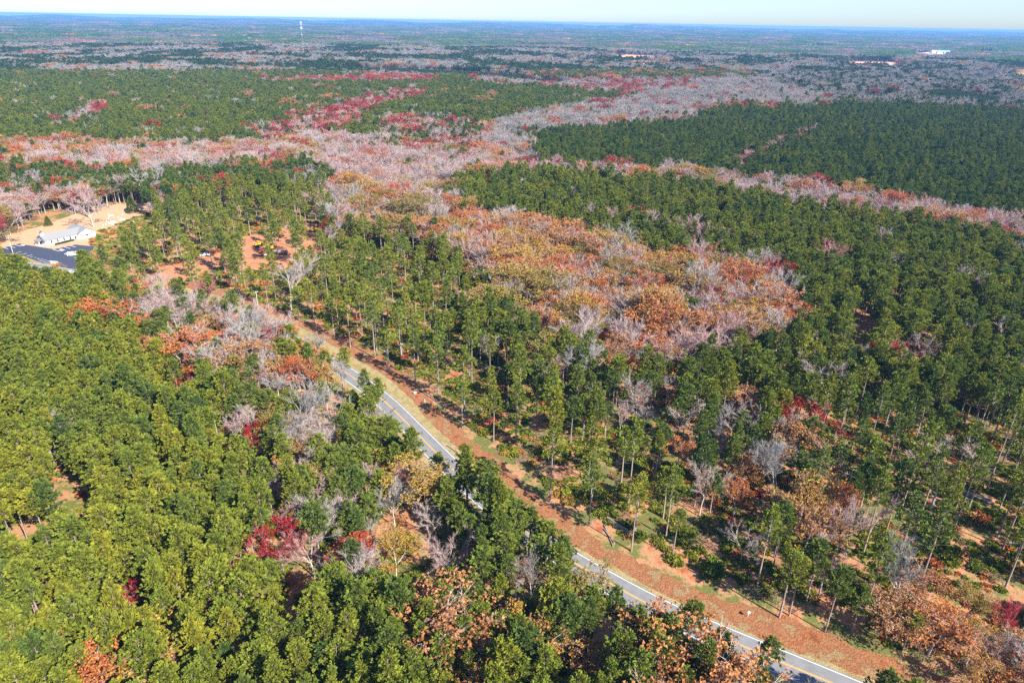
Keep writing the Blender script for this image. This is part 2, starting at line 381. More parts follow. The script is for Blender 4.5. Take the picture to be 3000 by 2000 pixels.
def pine(seed, H=20., cb=.55, Rm=2.9, nb=34, tuft=9, k=6, ts=.62, shape=0):
    R = np.random.default_rng(seed); tr = TB(); cr_ = TB()
    bend = R.uniform(-.5, .5, 2); lean = lambda z: np.array([bend[0] * (z / H) ** 2, bend[1] * (z / H) ** 2, z])
    zs = np.linspace(0, H * .97, 7); r0 = .21
    for a, b in zip(zs[:-1], zs[1:]): tr.cone(lean(a), lean(b), r0 * (1 - .86 * a / H) , r0 * (1 - .86 * b / H), 6, R.uniform(.4, .6))
    P = []; D = []; S = []
    for i in range(nb):
        t = (i + R.uniform(0, 1)) / nb            # 0 bottom of crown, 1 top
        z = H * (cb + (1 - cb) * t * .97); az = i * 2.4 + R.uniform(-.5, .5)
        prof = (min(1, (t + .12) / .35)) ** .7 * (1 - t) ** (.55 if shape == 0 else .95)
        L = Rm * (prof * R.uniform(.6, 1.18) + .14); up = R.uniform(.05, .35) + t * .5
        o = lean(z); dr = np.array([math.cos(az), math.sin(az), up]); dr /= np.linalg.norm(dr)
        e = o + dr * L; tr.cone(o, e, .045, .012, 3, .5)
        n = max(3, int(tuft * (L / Rm) ** .6 * R.uniform(.7, 1.25))); q = np.sqrt(R.uniform(.12, 1.0, n))
        lat = R.normal(size=(n, 3)) * np.array([.42, .42, .26]) * (.4 + .75 * q[:, None]) * (L / Rm + .35)
        pp = o + dr * L * q[:, None] + lat + np.array([0, 0, .12]) * q[:, None]
        P.append(pp); dd = np.array([dr[0] * .6, dr[1] * .6, .75]) + lat * .6; D.append(dd); S.append(np.full(n, ts) * R.uniform(.8, 1.2, n))
    P = np.concatenate(P); D = np.concatenate(D); S = np.concatenate(S)
    fans(cr_, R, P, D, S, k, .7, .17)
    for _ in range(int(R.integers(2, 5))):        # dead stubs
        z = H * R.uniform(.35, cb); a = R.uniform(0, 6.28); o = lean(z); tr.cone(o, o + np.array([math.cos(a), math.sin(a), .1]) * R.uniform(.6, 1.6), .03, .008, 3, .4)
    return tr, cr_
def hardwood(seed, H=17., spread=1.0, leaves=0, lsize=.36, twigs=1200, tw=.022, thick=1.0, fork=.35, upright=.6, lk=3, dome=0):
    R = np.random.default_rng(seed); tr = TB(); cr_ = TB(); tips = []
    def grow(p, d, L, r, lv):
        n = 3 if lv < 2 else 2; q = p
        for i in range(n):
            d2 = d + R.normal(size=3) * (.05 + .035 * lv) + np.array([0, 0, .07 * upright]); d2 /= np.linalg.norm(d2)
            e = q + d2 * L / n; ra = r * (1 - .35 * i / n); rb = r * (1 - .35 * (i + 1) / n)
            tr.cone(q, e, ra, rb, 6 if lv == 0 else (4 if lv < 3 else 3), R.uniform(.3, .8))
            if lv >= 2: tips.append((q, e, d2, lv))
            q = e; d = d2
            if 0 < lv < 4 and i < n - 1 and R.random() < .75: sub(q, d, L * .62, r * .42, lv + 1)
        if lv < 4:
            for _ in range(3 if lv < 2 else 2): sub(q, d, L * R.uniform(.6, .85), r * .55, lv + 1)
    def sub(p, d, L, r, lv):
        a = R.uniform(.3, .75) * spread; x = np.cross(d, rdir(R, 1)[0]); x /= np.linalg.norm(x) + 1e-9
        nd = d * math.cos(a) + x * math.sin(a); nd[2] = max(nd[2], -.05); nd /= np.linalg.norm(nd)
        if lv <= 4: grow(p, nd, L, max(r, .018), lv)
    grow(np.zeros(3), np.array([0, 0, 1.0]), H * fork, .24 * thick, 0)
    A = np.array([t[0] for t in tips]); B = np.array([t[1] for t in tips]); D = np.array([t[2] for t in tips])
    zmax = max(B[:, 2].max(), 1); sc = H / zmax
    idx = R.integers(0, len(A), twigs); q = R.uniform(0, 1, (twigs, 1)); P = A[idx] * (1 - q) + B[idx] * q
    d = D[idx] + rdir(R, twigs) * .75; d[:, 2] += .25 * upright; d /= np.linalg.norm(d, axis=1)[:, None]; L = R.uniform(.5, 1.5, (twigs, 1))
    side = np.cross(d, rdir(R, twigs)); side /= np.linalg.norm(side, axis=1)[:, None]
    V = np.stack([P - side * tw, P + side * tw, P + d * L], 1).reshape(-1, 3)
    cr_.add(V, np.arange(len(V)).reshape(-1, 3), np.repeat(R.uniform(.2, 1, twigs), 3))
    lf = TB()
    if leaves:
        idx = R.integers(0, len(A), leaves); q = R.uniform(0, 1, (leaves, 1)); P = A[idx] * (1 - q) + B[idx] * q + rdir(R, leaves) * R.uniform(.1, .75, (leaves, 1))
        fans(lf, R, P, rdir(R, leaves) * .3 + np.array([0, 0, .4]), np.full(leaves, lsize), lk, 1.2, .5)
        if dome:      # the outer shell of the crown, in lumps
            nl = 26; ld = rdir(R, nl * 2); ld = ld[ld[:, 2] > -.35][:nl]; top = B[:, 2].max(); rx = np.quantile(np.hypot(B[:, 0], B[:, 1]), .85)
            c = np.array([0, 0, top * .66]) + ld * np.array([rx, rx, top * .30]) * R.uniform(.72, 1.0, (len(ld), 1)); m_ = dome // len(c)
            P = np.repeat(c, m_, 0) + rdir(R, m_ * len(c)) * R.uniform(.3, 1.0, (m_ * len(c), 1)) * np.array([1.5, 1.5, .9])
            fans(lf, R, P, np.repeat(ld, m_, 0) + np.array([0, 0, .5]), np.full(len(P), lsize), lk, 1.0, .5)
    return tr, cr_, lf, sc
def merge(parts):
    V = []; T = []; A = []; mi = []; n = 0
    for (v, t, a), k in parts:
        V.append(v); T.append(t + n); A.append(a); mi += [k] * len(t); n += len(v)
    return np.concatenate(V), np.concatenate(T), np.concatenate(A), mi
SPEC = {}
def reg(sp, trunk, crown, bmat, cmat, H):
    i = len(SPEC.setdefault(sp, dict(parts=[], lib=bpy.data.collections.new(sp + '_models'), H=H))['parts'])
    tme = npmesh('trunk', *trunk, [bmat]); v, t, a, mi = merge(crown); cme = npmesh('crown', v, t, a, cmat, mi)
    v, t, a, mi = merge([(trunk, 0)] + [(c, k + 1) for c, k in crown]); jme = npmesh(sp, v, t, a, [bmat] + cmat, mi)
    SPEC[sp]['parts'].append((tme, cme)); SPEC[sp]['lib'].objects.link(bpy.data.objects.new('%s_model_%02d' % (sp, i), jme))
for i in range(7):
    t, c = pine(100 + i, 20, [.5, .55, .6, .48, .56, .62, .52][i], [2.9, 2.7, 3.1, 2.6, 3.2, 2.8, 3.0][i], [38, 32, 30, 40, 36, 28, 38][i], 11, 12, .66, i % 2)
    reg('pine_tree', t.arr(), [(c.arr(), 0)], 'pine_bark', ['needles'], 20)
for i in range(5):    # thin open-grown plantation pines with short ragged crowns
    t, c = pine(200 + i, 20, [.58, .5, .62, .55, .6][i], [2.6, 2.5, 2.9, 2.3, 2.7][i], [24, 30, 22, 28, 25][i], 8, 11, .66, 1)
    reg('open_pine', t.arr(), [(c.arr(), 0)], 'pine_bark', ['needles'], 20)
def hw(sp, seed, n, leaves, bmat, leafmat=True, **kw):
    for i in range(n):
        kk = dict(kw); kk['spread'] = kw.get('spread', 1.0) * (.85 + .12 * i % .5)
        t, c, l, sc = hardwood(seed + i, 16, leaves=leaves, **kk)
        f = lambda a: (a[0] * np.array([1, 1, sc]), a[1], a[2])
        cr_ = [(f(c.arr()), 0)] + ([(f(l.arr()), 1)] if leaves else [])
        reg(sp, f(t.arr()), cr_, bmat, ['twigs', 'leaves'] if leaves else ['twigs'], 16)
hw('bare_tree', 300, 7, 0, 'pale_bark', twigs=4500, tw=.018, spread=.85, upright=1.3, thick=.85)
hw('budding_tree', 400, 4, 420, 'pale_bark', twigs=3600, tw=.020, thick=.85, lsize=.17, spread=.9, upright=.9, lk=2)
hw('autumn_tree', 500, 6, 1000, 'pale_bark', dome=800, twigs=700, tw=.025, lsize=.27, spread=1.05, upright=.6)
hw('red_maple', 600, 3, 900, 'brown_bark', dome=900, twigs=900, tw=.025, lsize=.25, spread=1.0, upright=.7)
def cedar(seed):
    R = np.random.default_rng(seed); tr = TB(); cr_ = TB(); tr.cone((0, 0, 0), (0, 0, 9), .2, .04, 5)
    t = R.uniform(0, 1, 900); az = R.uniform(0, 6.28, 900); rr = 3.0 * (1 - t) ** .75 * R.uniform(.65, 1.08, 900)
    P = np.stack([np.cos(az) * rr, np.sin(az) * rr, .4 + t * 9.6], 1); D = np.stack([np.cos(az), np.sin(az), .7 + 0 * az], 1)
    fans(cr_, R, P, D, np.full(900, .55), 4, .7); return tr, cr_
t, c = cedar(5); reg('cedar_tree', t.arr(), [(c.arr(), 0)], 'brown_bark', ['needles'], 10)
def bush(seed, n=130, k=5, s=.42, h=.8):
    R = np.random.default_rng(seed); b = TB(); d = rdir(R, n); d[:, 2] = np.abs(d[:, 2]); lob = R.uniform(-.6, .6, (4, 2)); L = R.integers(0, 4, n)
    P = d * R.uniform(.3, 1, (n, 1)) * np.array([.9, .9, h]); P[:, :2] += lob[L]; fans(b, R, P, d + np.array([0, 0, .4]), np.full(n, s), k, .9); return b.arr()
LIBS = {}
def lib(name, meshes):
    c = bpy.data.collections.new(name + '_models'); LIBS[name] = c
    for i, me in enumerate(meshes): c.objects.link(bpy.data.objects.new('%s_model_%02d' % (name, i), me))
    return c
lib('green_bush', [npmesh('bush', *bush(700 + i), ['needles']) for i in range(4)])
lib('brown_bush', [npmesh('bush', *bush(720 + i, 90, 5, .36, .8), ['leaves']) for i in range(4)])
def brushpile(seed):
    R = np.random.default_rng(seed); b = TB()
    for _ in range(34):
        p = np.array([R.normal() * 1.1, R.normal() * 1.1, R.uniform(.05, .45)]); a = R.uniform(0, 6.28); L = R.uniform(.6, 2.6)
        b.cone(p, p + np.array([math.cos(a) * L, math.sin(a) * L, R.uniform(-.1, .5)]), .045, .015, 3, R.uniform(0, 1))
    return b.arr()
lib('brush', [npmesh('brush', *brushpile(750 + i), ['brush']) for i in range(4)])
def canopy(seed, kind):
    """unit square of canopy, about forty small crowns, for woods kilometres away"""
    R = np.random.default_rng(seed); b = TB(); g = 7
    for i in range(g):
        for j in range(g):
            c = np.array([(i + R.uniform(.1, .9)) / g - .5, (j + R.uniform(.1, .9)) / g - .5]); h = R.uniform(.72, 1.08); r = .6 / g * R.uniform(.9, 1.4)
            n = 7; an = np.arange(n) * 6.283 / n + R.uniform(0, 1)
            rr = r * R.uniform(.7, 1.2, n); lo = np.stack([c[0] + np.cos(an) * rr, c[1] + np.sin(an) * rr, h * R.uniform(.25, .5, n)], 1)
            mid = np.stack([c[0] + np.cos(an + .4) * rr * .75, c[1] + np.sin(an + .4) * rr * .75, h * R.uniform(.65, .88, n)], 1); top = np.array([[c[0], c[1], h]])
            V = np.concatenate([lo, mid, top]); T = []
            for q in range(n):
                p = (q + 1) % n; T += [(q, p, n + q), (p, n + p, n + q), (n + q, n + p, 2 * n)]
            b.add(V, T, np.clip(R.uniform(0, 1) + R.normal(size=2 * n + 1) * .12, 0, 1))
    return b.arr()
lib('pine_canopy', [npmesh('canopy', *canopy(800 + i, 0), ['needles']) for i in range(3)])
lib('hardwood_canopy', [npmesh('canopy', *canopy(810 + i, 0), ['far_shaded_twigs']) for i in range(3)])
lib('autumn_canopy', [npmesh('canopy', *canopy(820 + i, 0), ['leaves']) for i in range(2)])
for s in SPEC: LIBS[s] = SPEC[s]['lib']

def scatter(name, libname, pts, scl, rot, tint, label, kind='stuff'):
    n = len(pts)
    if n == 0: return
    me = bpy.data.meshes.new(name); me.vertices.add(n); me.vertices.foreach_set('co', np.asarray(pts, np.float32).ravel())
    nv = len(LIBS[libname].objects)
    for k, ty, v in (('rot', 'FLOAT', rot), ('tint', 'FLOAT', tint), ('idx', 'INT', rng.integers(0, nv, n))):
        a = me.attributes.new(k, ty, 'POINT'); a.data.foreach_set('value', np.asarray(v, np.int32 if ty == 'INT' else np.float32))
    a = me.attributes.new('scl', 'FLOAT_VECTOR', 'POINT'); a.data.foreach_set('vector', np.asarray(scl, np.float32).ravel())
    o = mk(name, me, label=label, kind=kind)
    ng = bpy.data.node_groups.new(name, 'GeometryNodeTree')
    ng.interface.new_socket('Geometry', in_out='INPUT', socket_type='NodeSocketGeometry'); ng.interface.new_socket('Geometry', in_out='OUTPUT', socket_type='NodeSocketGeometry')
    gi = ng.nodes.new('NodeGroupInput'); go = ng.nodes.new('NodeGroupOutput')
    iop = ng.nodes.new('GeometryNodeInstanceOnPoints'); ci = ng.nodes.new('GeometryNodeCollectionInfo')
    ci.inputs['Collection'].default_value = LIBS[libname]; ci.inputs['Separate Children'].default_value = True; ci.inputs['Reset Children'].default_value = True
    def na(nm, ty):
        x = ng.nodes.new('GeometryNodeInputNamedAttribute'); x.data_type = ty; x.inputs['Name'].default_value = nm; return [s for s in x.outputs if s.enabled and s.name == 'Attribute'][0]
    cx = ng.nodes.new('ShaderNodeCombineXYZ'); ng.links.new(na('rot', 'FLOAT'), cx.inputs[2])
    e2r = ng.nodes.new('FunctionNodeEulerToRotation'); ng.links.new(cx.outputs[0], e2r.inputs[0])
    ng.links.new(gi.outputs[0], iop.inputs['Points']); ng.links.new(ci.outputs[0], iop.inputs['Instance']); iop.inputs['Pick Instance'].default_value = True
    ng.links.new(na('idx', 'INT'), iop.inputs['Instance Index']); ng.links.new(e2r.outputs[0], iop.inputs['Rotation']); ng.links.new(na('scl', 'FLOAT_VECTOR'), iop.inputs['Scale'])
    ng.links.new(iop.outputs[0], go.inputs[0])
    md = o.modifiers.new('scatter', 'NODES'); md.node_group = ng
    return o

# ------------------------------------------------------------------ where what grows (outlines in 2352-wide photo units)
# mix: pine, open pine, bare, budding, autumn, red maple ; dens ; height ; pine tint ; twig tint ; leaf tint list
Z = []
def zone(poly, mix, dens=1., h=18, pt=(.45, .12), tt=(.3, .15), at=((.42, .08),), bush=0., brush=0.):
    Z.append(dict(poly=[(a * K, b * K) for a, b in poly], mix=mix, dens=dens, h=h, pt=pt, tt=tt, at=at, bush=bush, brush=brush))
BIG = [(-3000, -3000), (6000, -3000), (6000, 6000), (-3000, 6000)]
ORG = ((.30, .05), (.42, .07), (.52, .06), (.66, .07), (.80, .06))
OLV = ((.78, .08), (.9, .06), (.6, .06)); REDS = ((.03, .04), (.13, .05), (.3, .05)); ALLC = ((.30, .05), (.45, .07), (.55, .05), (.72, .07), (.86, .06))
zone(BIG, (.8, 0, .06, .03, .08, .03), 1, 18, (.55, .14), (.35, .2), ALLC)                                                      # 0 default
zone([(-800, 115), (620, 115), (700, 150), (780, 160), (1100, 160), (1420, 190), (1450, 225), (1300, 250), (1090, 290), (800, 320), (400, 325), (150, 318), (-800, 320)], (.972, 0, .016, .004, .006, .002), .95, 17, (.52, .15))
zone([(620, 148), (700, 150), (900, 158), (1100, 165), (1300, 178), (1700, 180), (1760, 215), (1500, 222), (1250, 200), (1100, 190), (1060, 172), (900, 172), (620, 165)], (.1, 0, .48, .22, .05, .15), .9, 15, (.35, .1), (.12, .12), REDS)
zone([(600, 182), (720, 178), (860, 172), (1000, 172), (1010, 186), (860, 190), (740, 190), (600, 188)], (.1, 0, .15, .2, .25, .3), .9, 15, tt=(.3, .2), at=REDS)
zone([(560, 300), (660, 270), (760, 240), (900, 205), (980, 205), (970, 225), (870, 245), (830, 275), (760, 305), (640, 330)], (.28, 0, .22, .22, .08, .2), .9, 15, (.35, .1), (.6, .2), ((.03, .03), (.1, .05), (.3, .05)))
zone([(100, 285), (135, 270), (200, 240), (250, 232), (240, 265), (180, 282), (130, 295)], (.2, 0, .3, .1, .3, .1), .8, 14, (.3, .1), (.2, .1), REDS)
zone([(1760, 235), (1700, 215), (1720, 170), (1850, 150), (2500, 160), (2500, 262), (2352, 252), (1950, 235)], (.40, 0, .54, .04, .015, .005), .9, 16, (.12, .08), (.05, .06), ((.1, .05), (.35, .08), (.9, .05)))
zone([(1130, 340), (1120, 290), (1200, 262), (1400, 228), (1560, 205), (1640, 180), (1760, 178), (1850, 205), (1930, 235), (1850, 243), (1680, 240), (1560, 276), (1400, 290), (1290, 300), (1225, 315), (1225, 370)], (.04, 0, .80, .10, .045, .015), .85, 16, (.3, .1), (.12, .12), REDS + ORG[:2])
zone([(1215, 305), (1290, 292), (1400, 292), (1560, 278), (1680, 243), (1760, 248), (1850, 247), (1930, 238), (2100, 240), (2600, 262), (2600, 535), (2352, 505), (2150, 465), (2000, 440), (1850, 420), (1700, 402), (1550, 382), (1430, 386), (1260, 372), (1212, 350)], (1, 0, 0, 0, 0, 0), .97, 16, (.36, .15))
zone([(1680, 365), (1700, 345), (1860, 285), (1900, 278), (1880, 300), (1780, 340), (1700, 382)], (.3, 0, .2, .35, .1, .05), .8, 12, (.3, .1), (.6, .15), REDS)
zone([(-800, 330), (0, 318), (150, 322), (400, 322), (600, 322), (760, 305), (860, 320), (1050, 320), (1130, 330), (1225, 372), (1420, 388), (1550, 384), (1700, 402), (1850, 422), (2000, 442), (2200, 475), (2600, 535), (2600, 590), (2352, 560), (2150, 508), (1950, 495), (1700, 445), (1500, 415), (1250, 395), (1100, 400), (1040, 425), (1010, 470), (870, 530), (770, 520), (745, 440), (760, 395), (700, 372), (450, 388), (250, 395), (0, 378), (-800, 380)], (.06, 0, .56, .27, .10, .01), .75, 16, (.45, .1), (.52, .14), ((.3, .06), (.45, .07), (.62, .06), (.8, .07)))
zone([(-800, 300), (0, 320), (560, 318), (560, 350), (300, 345), (0, 372), (-800, 372)], (.22, 0, .34, .14, .24, .06), .95, 15, (.35, .1), (.4, .15), ((.3, .06), (.45, .07), (.62, .06), (.8, .07)))
zone([(860, 320), (880, 270), (1040, 262), (1130, 300), (1120, 345), (960, 335)], (.5, 0, .3, .1, .08, .04), .95, 16, (.35, .1), (.45, .15), REDS)
zone([(-800, 378), (0, 378), (250, 397), (450, 390), (700, 376), (760, 400), (750, 440), (560, 430), (350, 462), (280, 470), (100, 440), (-800, 450)], (.76, .1, .06, .04, .03, .01), .95, 17, (.38, .12), at=REDS)
zone([(-800, 425), (60, 430), (120, 425), (330, 455), (380, 440), (380, 470), (200, 500), (120, 520), (-800, 545)], (.2, 0, .34, .2, .2, .06), .9, 14, (.4, .1), (.5, .15), ((.08, .06), (.28, .05), (.5, .06), (.8, .08)))
zone([(1040, 425), (1100, 402), (1250, 397), (1500, 417), (1700, 447), (1950, 497), (2150, 512), (2352, 565), (2800, 620), (2800, 1000), (2352, 930), (2000, 900), (1850, 900), (1830, 800), (1860, 690), (1800, 620), (1680, 592), (1560, 582), (1420, 552), (1330, 535), (1240, 492), (1100, 478), (1045, 460)], (.83, .14, .015, .01, .003, .002), .80, 19, (.60, .13), (.5, .2), REDS)
zone([(200, 545), (230, 500), (330, 480), (470, 440), (560, 425), (750, 425), (760, 520), (850, 540), (1000, 565), (1060, 610), (1120, 690), (1100, 760), (1000, 800), (900, 860), (860, 880), (700, 760), (560, 700), (420, 650), (250, 640), (185, 590)], (.10, .87, .015, .015, 0, 0), .21, 21, (.70, .12), bush=.9, brush=.25)
zone([(200, 540), (260, 490), (380, 460), (480, 500), (500, 560), (400, 600), (300, 610), (190, 600)], (.25, .75, 0, 0, 0, 0), .28, 20, (.58, .12), at=OLV, bush=.3)
zone([(820, 520), (1000, 545), (1070, 600), (1090, 690), (1020, 710), (900, 680), (800, 620)], (.3, .7, 0, 0, 0, 0), .27, 20, (.64, .12), bush=.85)
zone([(770, 480), (830, 430), (900, 440), (1010, 470), (1110, 485), (1230, 505), (1330, 545), (1420, 560), (1560, 590), (1680, 600), (1790, 625), (1855, 685), (1845, 745), (1700, 770), (1600, 805), (1460, 835), (1330, 800), (1240, 740), (1150, 680), (1090, 620), (1040, 570), (960, 530), (850, 530), (775, 510)], (.06, 0, .42, .14, .37, .01), .50, 18, (.4, .1), (.42, .16), ((.34, .06), (.42, .06), (.50, .06), (.56, .06), (.70, .06), (.84, .06)))
zone([(1060, 620), (1160, 690), (1250, 750), (1330, 805), (1460, 840), (1600, 810), (1840, 755), (1850, 850), (1850, 950), (1800, 1000), (1750, 1120), (1600, 1130), (1480, 1020), (1350, 960), (1250, 900), (1150, 830), (1080, 760), (1050, 690)], (.80, .11, .04, .03, .02, .0), .62, 18, (.54, .14), (.3, .2), ALLC, bush=.15)
zone([(860, 880), (1000, 800), (1120, 770), (1180, 860), (1300, 930), (1450, 1000), (1600, 1080), (1720, 1160), (1800, 1250), (1830, 1360), (1800, 1400), (1650, 1330), (1400, 1240), (1200, 1150), (1050, 1020)], (.05, .92, .015, .015, 0, 0), .20, 22, (.68, .13), bush=.85, brush=.4)
zone([(1480, 1010), (1600, 1080), (1700, 1100), (1800, 1000), (1900, 950), (2000, 1150), (1980, 1400), (1850, 1400), (1750, 1180)], (.40, .33, .10, .09, .08, 0), .46, 18, (.45, .14), (.3, .2), ORG, bush=.6, brush=.2)
zone([(1850, 900), (2352, 910), (2900, 950), (2900, 1900), (2200, 1650), (1980, 1420), (2000, 1150), (1900, 1000)], (.2, .775, .01, .015, 0, 0), .27, 23, (.54, .13), (.3, .2), ORG, bush=.85, brush=.3)
zone([(2050, 1330), (2200, 1300), (2352, 1330), (2900, 1400), (2900, 2000), (2200, 1650), (1980, 1450)], (.06, .12, .3, .26, .26, .0), .42, 11, (.5, .12), (.6, .2), ((.42, .06), (.5, .06), (.6, .05), (.8, .07)), bush=.8, brush=.4)
# left plantation and mixed band along the near side of the road
zone([(-900, 575), (0, 580), (150, 595), (200, 615), (280, 650), (330, 720), (420, 830), (500, 900), (560, 960), (700, 1010), (820, 1180), (880, 1270), (1060, 1260), (1200, 1190), (1400, 1280), (1700, 1430), (2000, 1568), (2300, 1800), (2300, 2600), (-900, 2600)], (.985, 0, .006, .004, .004, .001), .97, 18, (.66, .15), (.4, .25), ALLC, bush=.15)
zone([(860, 1200), (1300, 1180), (1500, 1320), (2100, 1568), (2100, 2600), (1000, 2600), (800, 1400)], (.90, 0, .03, .015, .05, .005), .95, 18, (.52, .15), (.3, .25), OLV + ((.42, .06),), bush=.25)
zone([(275, 640), (420, 645), (560, 700), (700, 770), (760, 800), (850, 880), (900, 935), (960, 1040), (1060, 1130), (1120, 1190), (1000, 1270), (880, 1250), (800, 1100), (700, 1000), (560, 960), (480, 880), (380, 850), (300, 740)], (.52, 0, .23, .14, .10, .01), .80, 15, (.58, .12), (.4, .25), ALLC + OLV, bush=.25)
zone([(830, 1000), (960, 1050), (1100, 1180), (1000, 1290), (880, 1290), (820, 1150)], (.45, 0, .25, .13, .17, .0), .85, 14, (.56, .12), (.4, .25), OLV + ORG, bush=.3)
zone([(680, 1000), (820, 1040), (900, 1180), (1280, 1200), (1250, 1420), (1000, 1420), (850, 1330), (700, 1250)], (.70, 0, .12, .05, .13, 0), .95, 15, (.5, .13), (.4, .25), OLV + ORG, bush=.35)
zone([(560, 980), (640, 960), (680, 1100), (660, 1300), (650, 1560), (600, 1560), (610, 1300), (640, 1150)], (.4, 0, .08, .1, .1, .03), .25, 15, (.6, .1), at=ALLC, bush=.3)
zone([(0, 1180), (160, 1120), (215, 1130), (200, 1230), (120, 1260), (40, 1270)], (0, 1, 0, 0, 0, 0), .5, 19, (.75, .1), bush=.3)

def classify(px, py):
    zi = np.zeros(px.shape, int)
    for i, z in enumerate(Z): zi[inpoly(px, py, z['poly'])] = i
    return zi
# places in the photo where the ground or a thing is in plain view (photo px); nothing tall may stand in front of them
OPEN = [
    [(1150, 1172), (1165, 1155), (1260, 1250), (1345, 1345), (1330, 1362), (1250, 1300), (1180, 1220)],
    [(1630, 1578), (1700, 1615), (1900, 1725), (2000, 1780), (1960, 1815), (1880, 1770), (1750, 1690), (1700, 1650)],
    [(2305, 1905), (2540, 2000), (2540, 2045), (2410, 1985), (2320, 1930)], [(2120, 1828), (2230, 1870), (2225, 1885), (2130, 1845)],
    [(0, 610 + 120), (56, 710), (100, 715), (60, 680), (100, 640), (190, 610), (262, 640), (255, 700), (235, 730), (215, 740), (222, 755), (200, 790), (185, 800), (165, 775), (120, 765), (60, 742), (0, 735)],
    [(270, 640), (330, 600), (430, 600), (430, 625), (340, 650), (280, 680)], [(0, 700), (130, 660), (225, 640), (130, 690), (0, 720)],
    [(738, 732), (775, 732), (775, 756), (738, 758)], [(808, 735), (845, 735), (845, 752), (808, 752)], [(592, 738), (612, 738), (612, 756), (592, 756)], [(900, 668), (925, 666), (925, 685), (900, 688)],
    [(1050, 1050), (1065, 1035), (1140, 1105), (1240, 1205), (1330, 1290), (1330, 1325), (1200, 1190), (1120, 1120)],
    [(1640, 1560), (1680, 1560), (1850, 1665), (2000, 1740), (2180, 1820), (2400, 1910), (2560, 1985), (2500, 1990), (2300, 1900), (2050, 1795), (1800, 1670)],
    [(2510, 945), (2570, 940), (2550, 965), (2520, 972)], [(2680, 1010), (2710, 1015), (2720, 1050), (2690, 1070)],
    [(175, 1380), (240, 1390), (240, 1440), (180, 1480)],
]
ROADC = rp + nr * -3.2
def road_off(x, y):
    """signed distance from the far white line (positive = verge side)"""
    x = np.atleast_1d(x); y = np.atleast_1d(y); o = np.full(x.shape, 999.); near = (np.hypot(x, y) < 900)
    ii = np.where(near)[0]
    for s in range(0, len(ii), 4000):
        q = ii[s:s + 4000]; dx = x[q, None] - rp[None, :, 0]; dy = y[q, None] - rp[None, :, 1]; d2 = dx * dx + dy * dy; k = d2.argmin(1); a = np.arange(len(q))
        o[q] = np.sign(dx[a, k] * nr[k, 0] + dy[a, k] * nr[k, 1]) * np.sqrt(d2[a, k])
    return o
def keep(x, y, h, rad=2.4, zt=terrain):
    ok = np.ones(x.shape, bool); z0 = zt(x, y); rr = np.hypot(x, y); near = rr < 700
    ux = y / rr; uy = -x / rr
    for f, k in ((0.02, 0), (.25, 0), (.5, .5), (.6, 1), (.75, 1), (.9, .7), (1.0, 0)):
        for s in ((0,) if k == 0 else (-1, 0, 1)):
            px, py = PR(x + ux * rad * k * s, y + uy * rad * k * s, z0 + h * f)
            for poly in OPEN: ok &= ~(near & inpoly(px, py, poly))
    off = road_off(x, y)
    ok &= ~((off > -9.0) & (off < 8.0))
    return ok
CLRK = CLR
FARCLR = [P3(*p) for p in ([(1405, 124), (1540, 128), (1540, 142), (1405, 142)], [(1445, 144), (1628, 148), (1620, 162), (1445, 160)], [(1945, 140), (2066, 142), (2060, 158), (1945, 158)], [(1262, 136), (1350, 141), (1340, 150), (1262, 148)], [(2090, 117), (2190, 119), (2180, 132), (2090, 132)], [(2040, 151), (2100, 153), (2080, 164), (2036, 162)], [(2312, 202), (2420, 202), (2420, 225), (2320, 220)], [(2325, 160), (2420, 156), (2420, 185), (2325, 184)])]
YOUNG = [P3(*p) for p in ([(770, 152), (900, 150), (1210, 166), (1200, 180), (1100, 176), (900, 166)], [(1190, 172), (1330, 180), (1290, 190), (1190, 184)], [(1770, 188), (1870, 184), (1885, 198), (1830, 206)], [(1930, 210), (2080, 208), (2090, 220), (1950, 222)], [(2060, 205), (2180, 196), (2330, 220), (2280, 240), (2150, 222)])]

def grid(r0, r1, s0, s1, half=45):
    xs = []; r = r0
    while r < r1:
        s = s0 + (s1 - s0) * (r - r0) / (r1 - r0); n = int(r * math.radians(2 * half) / s)
        a = (np.arange(n) + .5 + rng.uniform(-.42, .42, n)) / n * math.radians(2 * half) - math.radians(half)
        rr = r + rng.uniform(-.42, .42, n) * s; xs.append(np.stack([rr * np.sin(a), rr * np.cos(a), np.full(n, s)], 1)); r += s
    return np.concatenate(xs)
def plain(x, y):     # row-free jittered square grid
    return x, y
s = 4.75; gx, gy = np.meshgrid(np.arange(-700, 700, s), np.arange(28, 760, s)); rot = math.radians(33)
gx = gx.ravel() + rng.uniform(-.36, .36, gx.size) * s; gy = gy.ravel() + rng.uniform(-.36, .36, gy.size) * s
k = (np.abs(gx) < gy * .95 + 30) & (np.hypot(gx, gy) < 700)
near = np.stack([gx[k], gy[k], np.full(k.sum(), s)], 1); gi_ = np.arange(k.size)[k]; nxc = len(np.arange(-700, 700, s)); par = ((gi_ % nxc) % 2 == 0) & ((gi_ // nxc) % 2 == 0)
mid = grid(700, 1500, 4.9, 6.5); fmid = grid(1500, 3300, 7, 13)
T = np.concatenate([near, mid, fmid]); X, Y, S = T.T
n = len(X); r = np.hypot(X, Y)
jx = 9 * noise(X, Y, 40, 5, 2) * 900 / (r + 300); px, py = PR(X, Y, terrain(X, Y) + 13)
zi = classify(px + jx * 3, py + jx)
dens = np.array([z['dens'] for z in Z])[zi]; hz_ = np.array([z['h'] for z in Z])[zi]
mixm = np.cumsum(np.array([z['mix'] for z in Z], float), 1); mixm /= mixm[:, -1:]
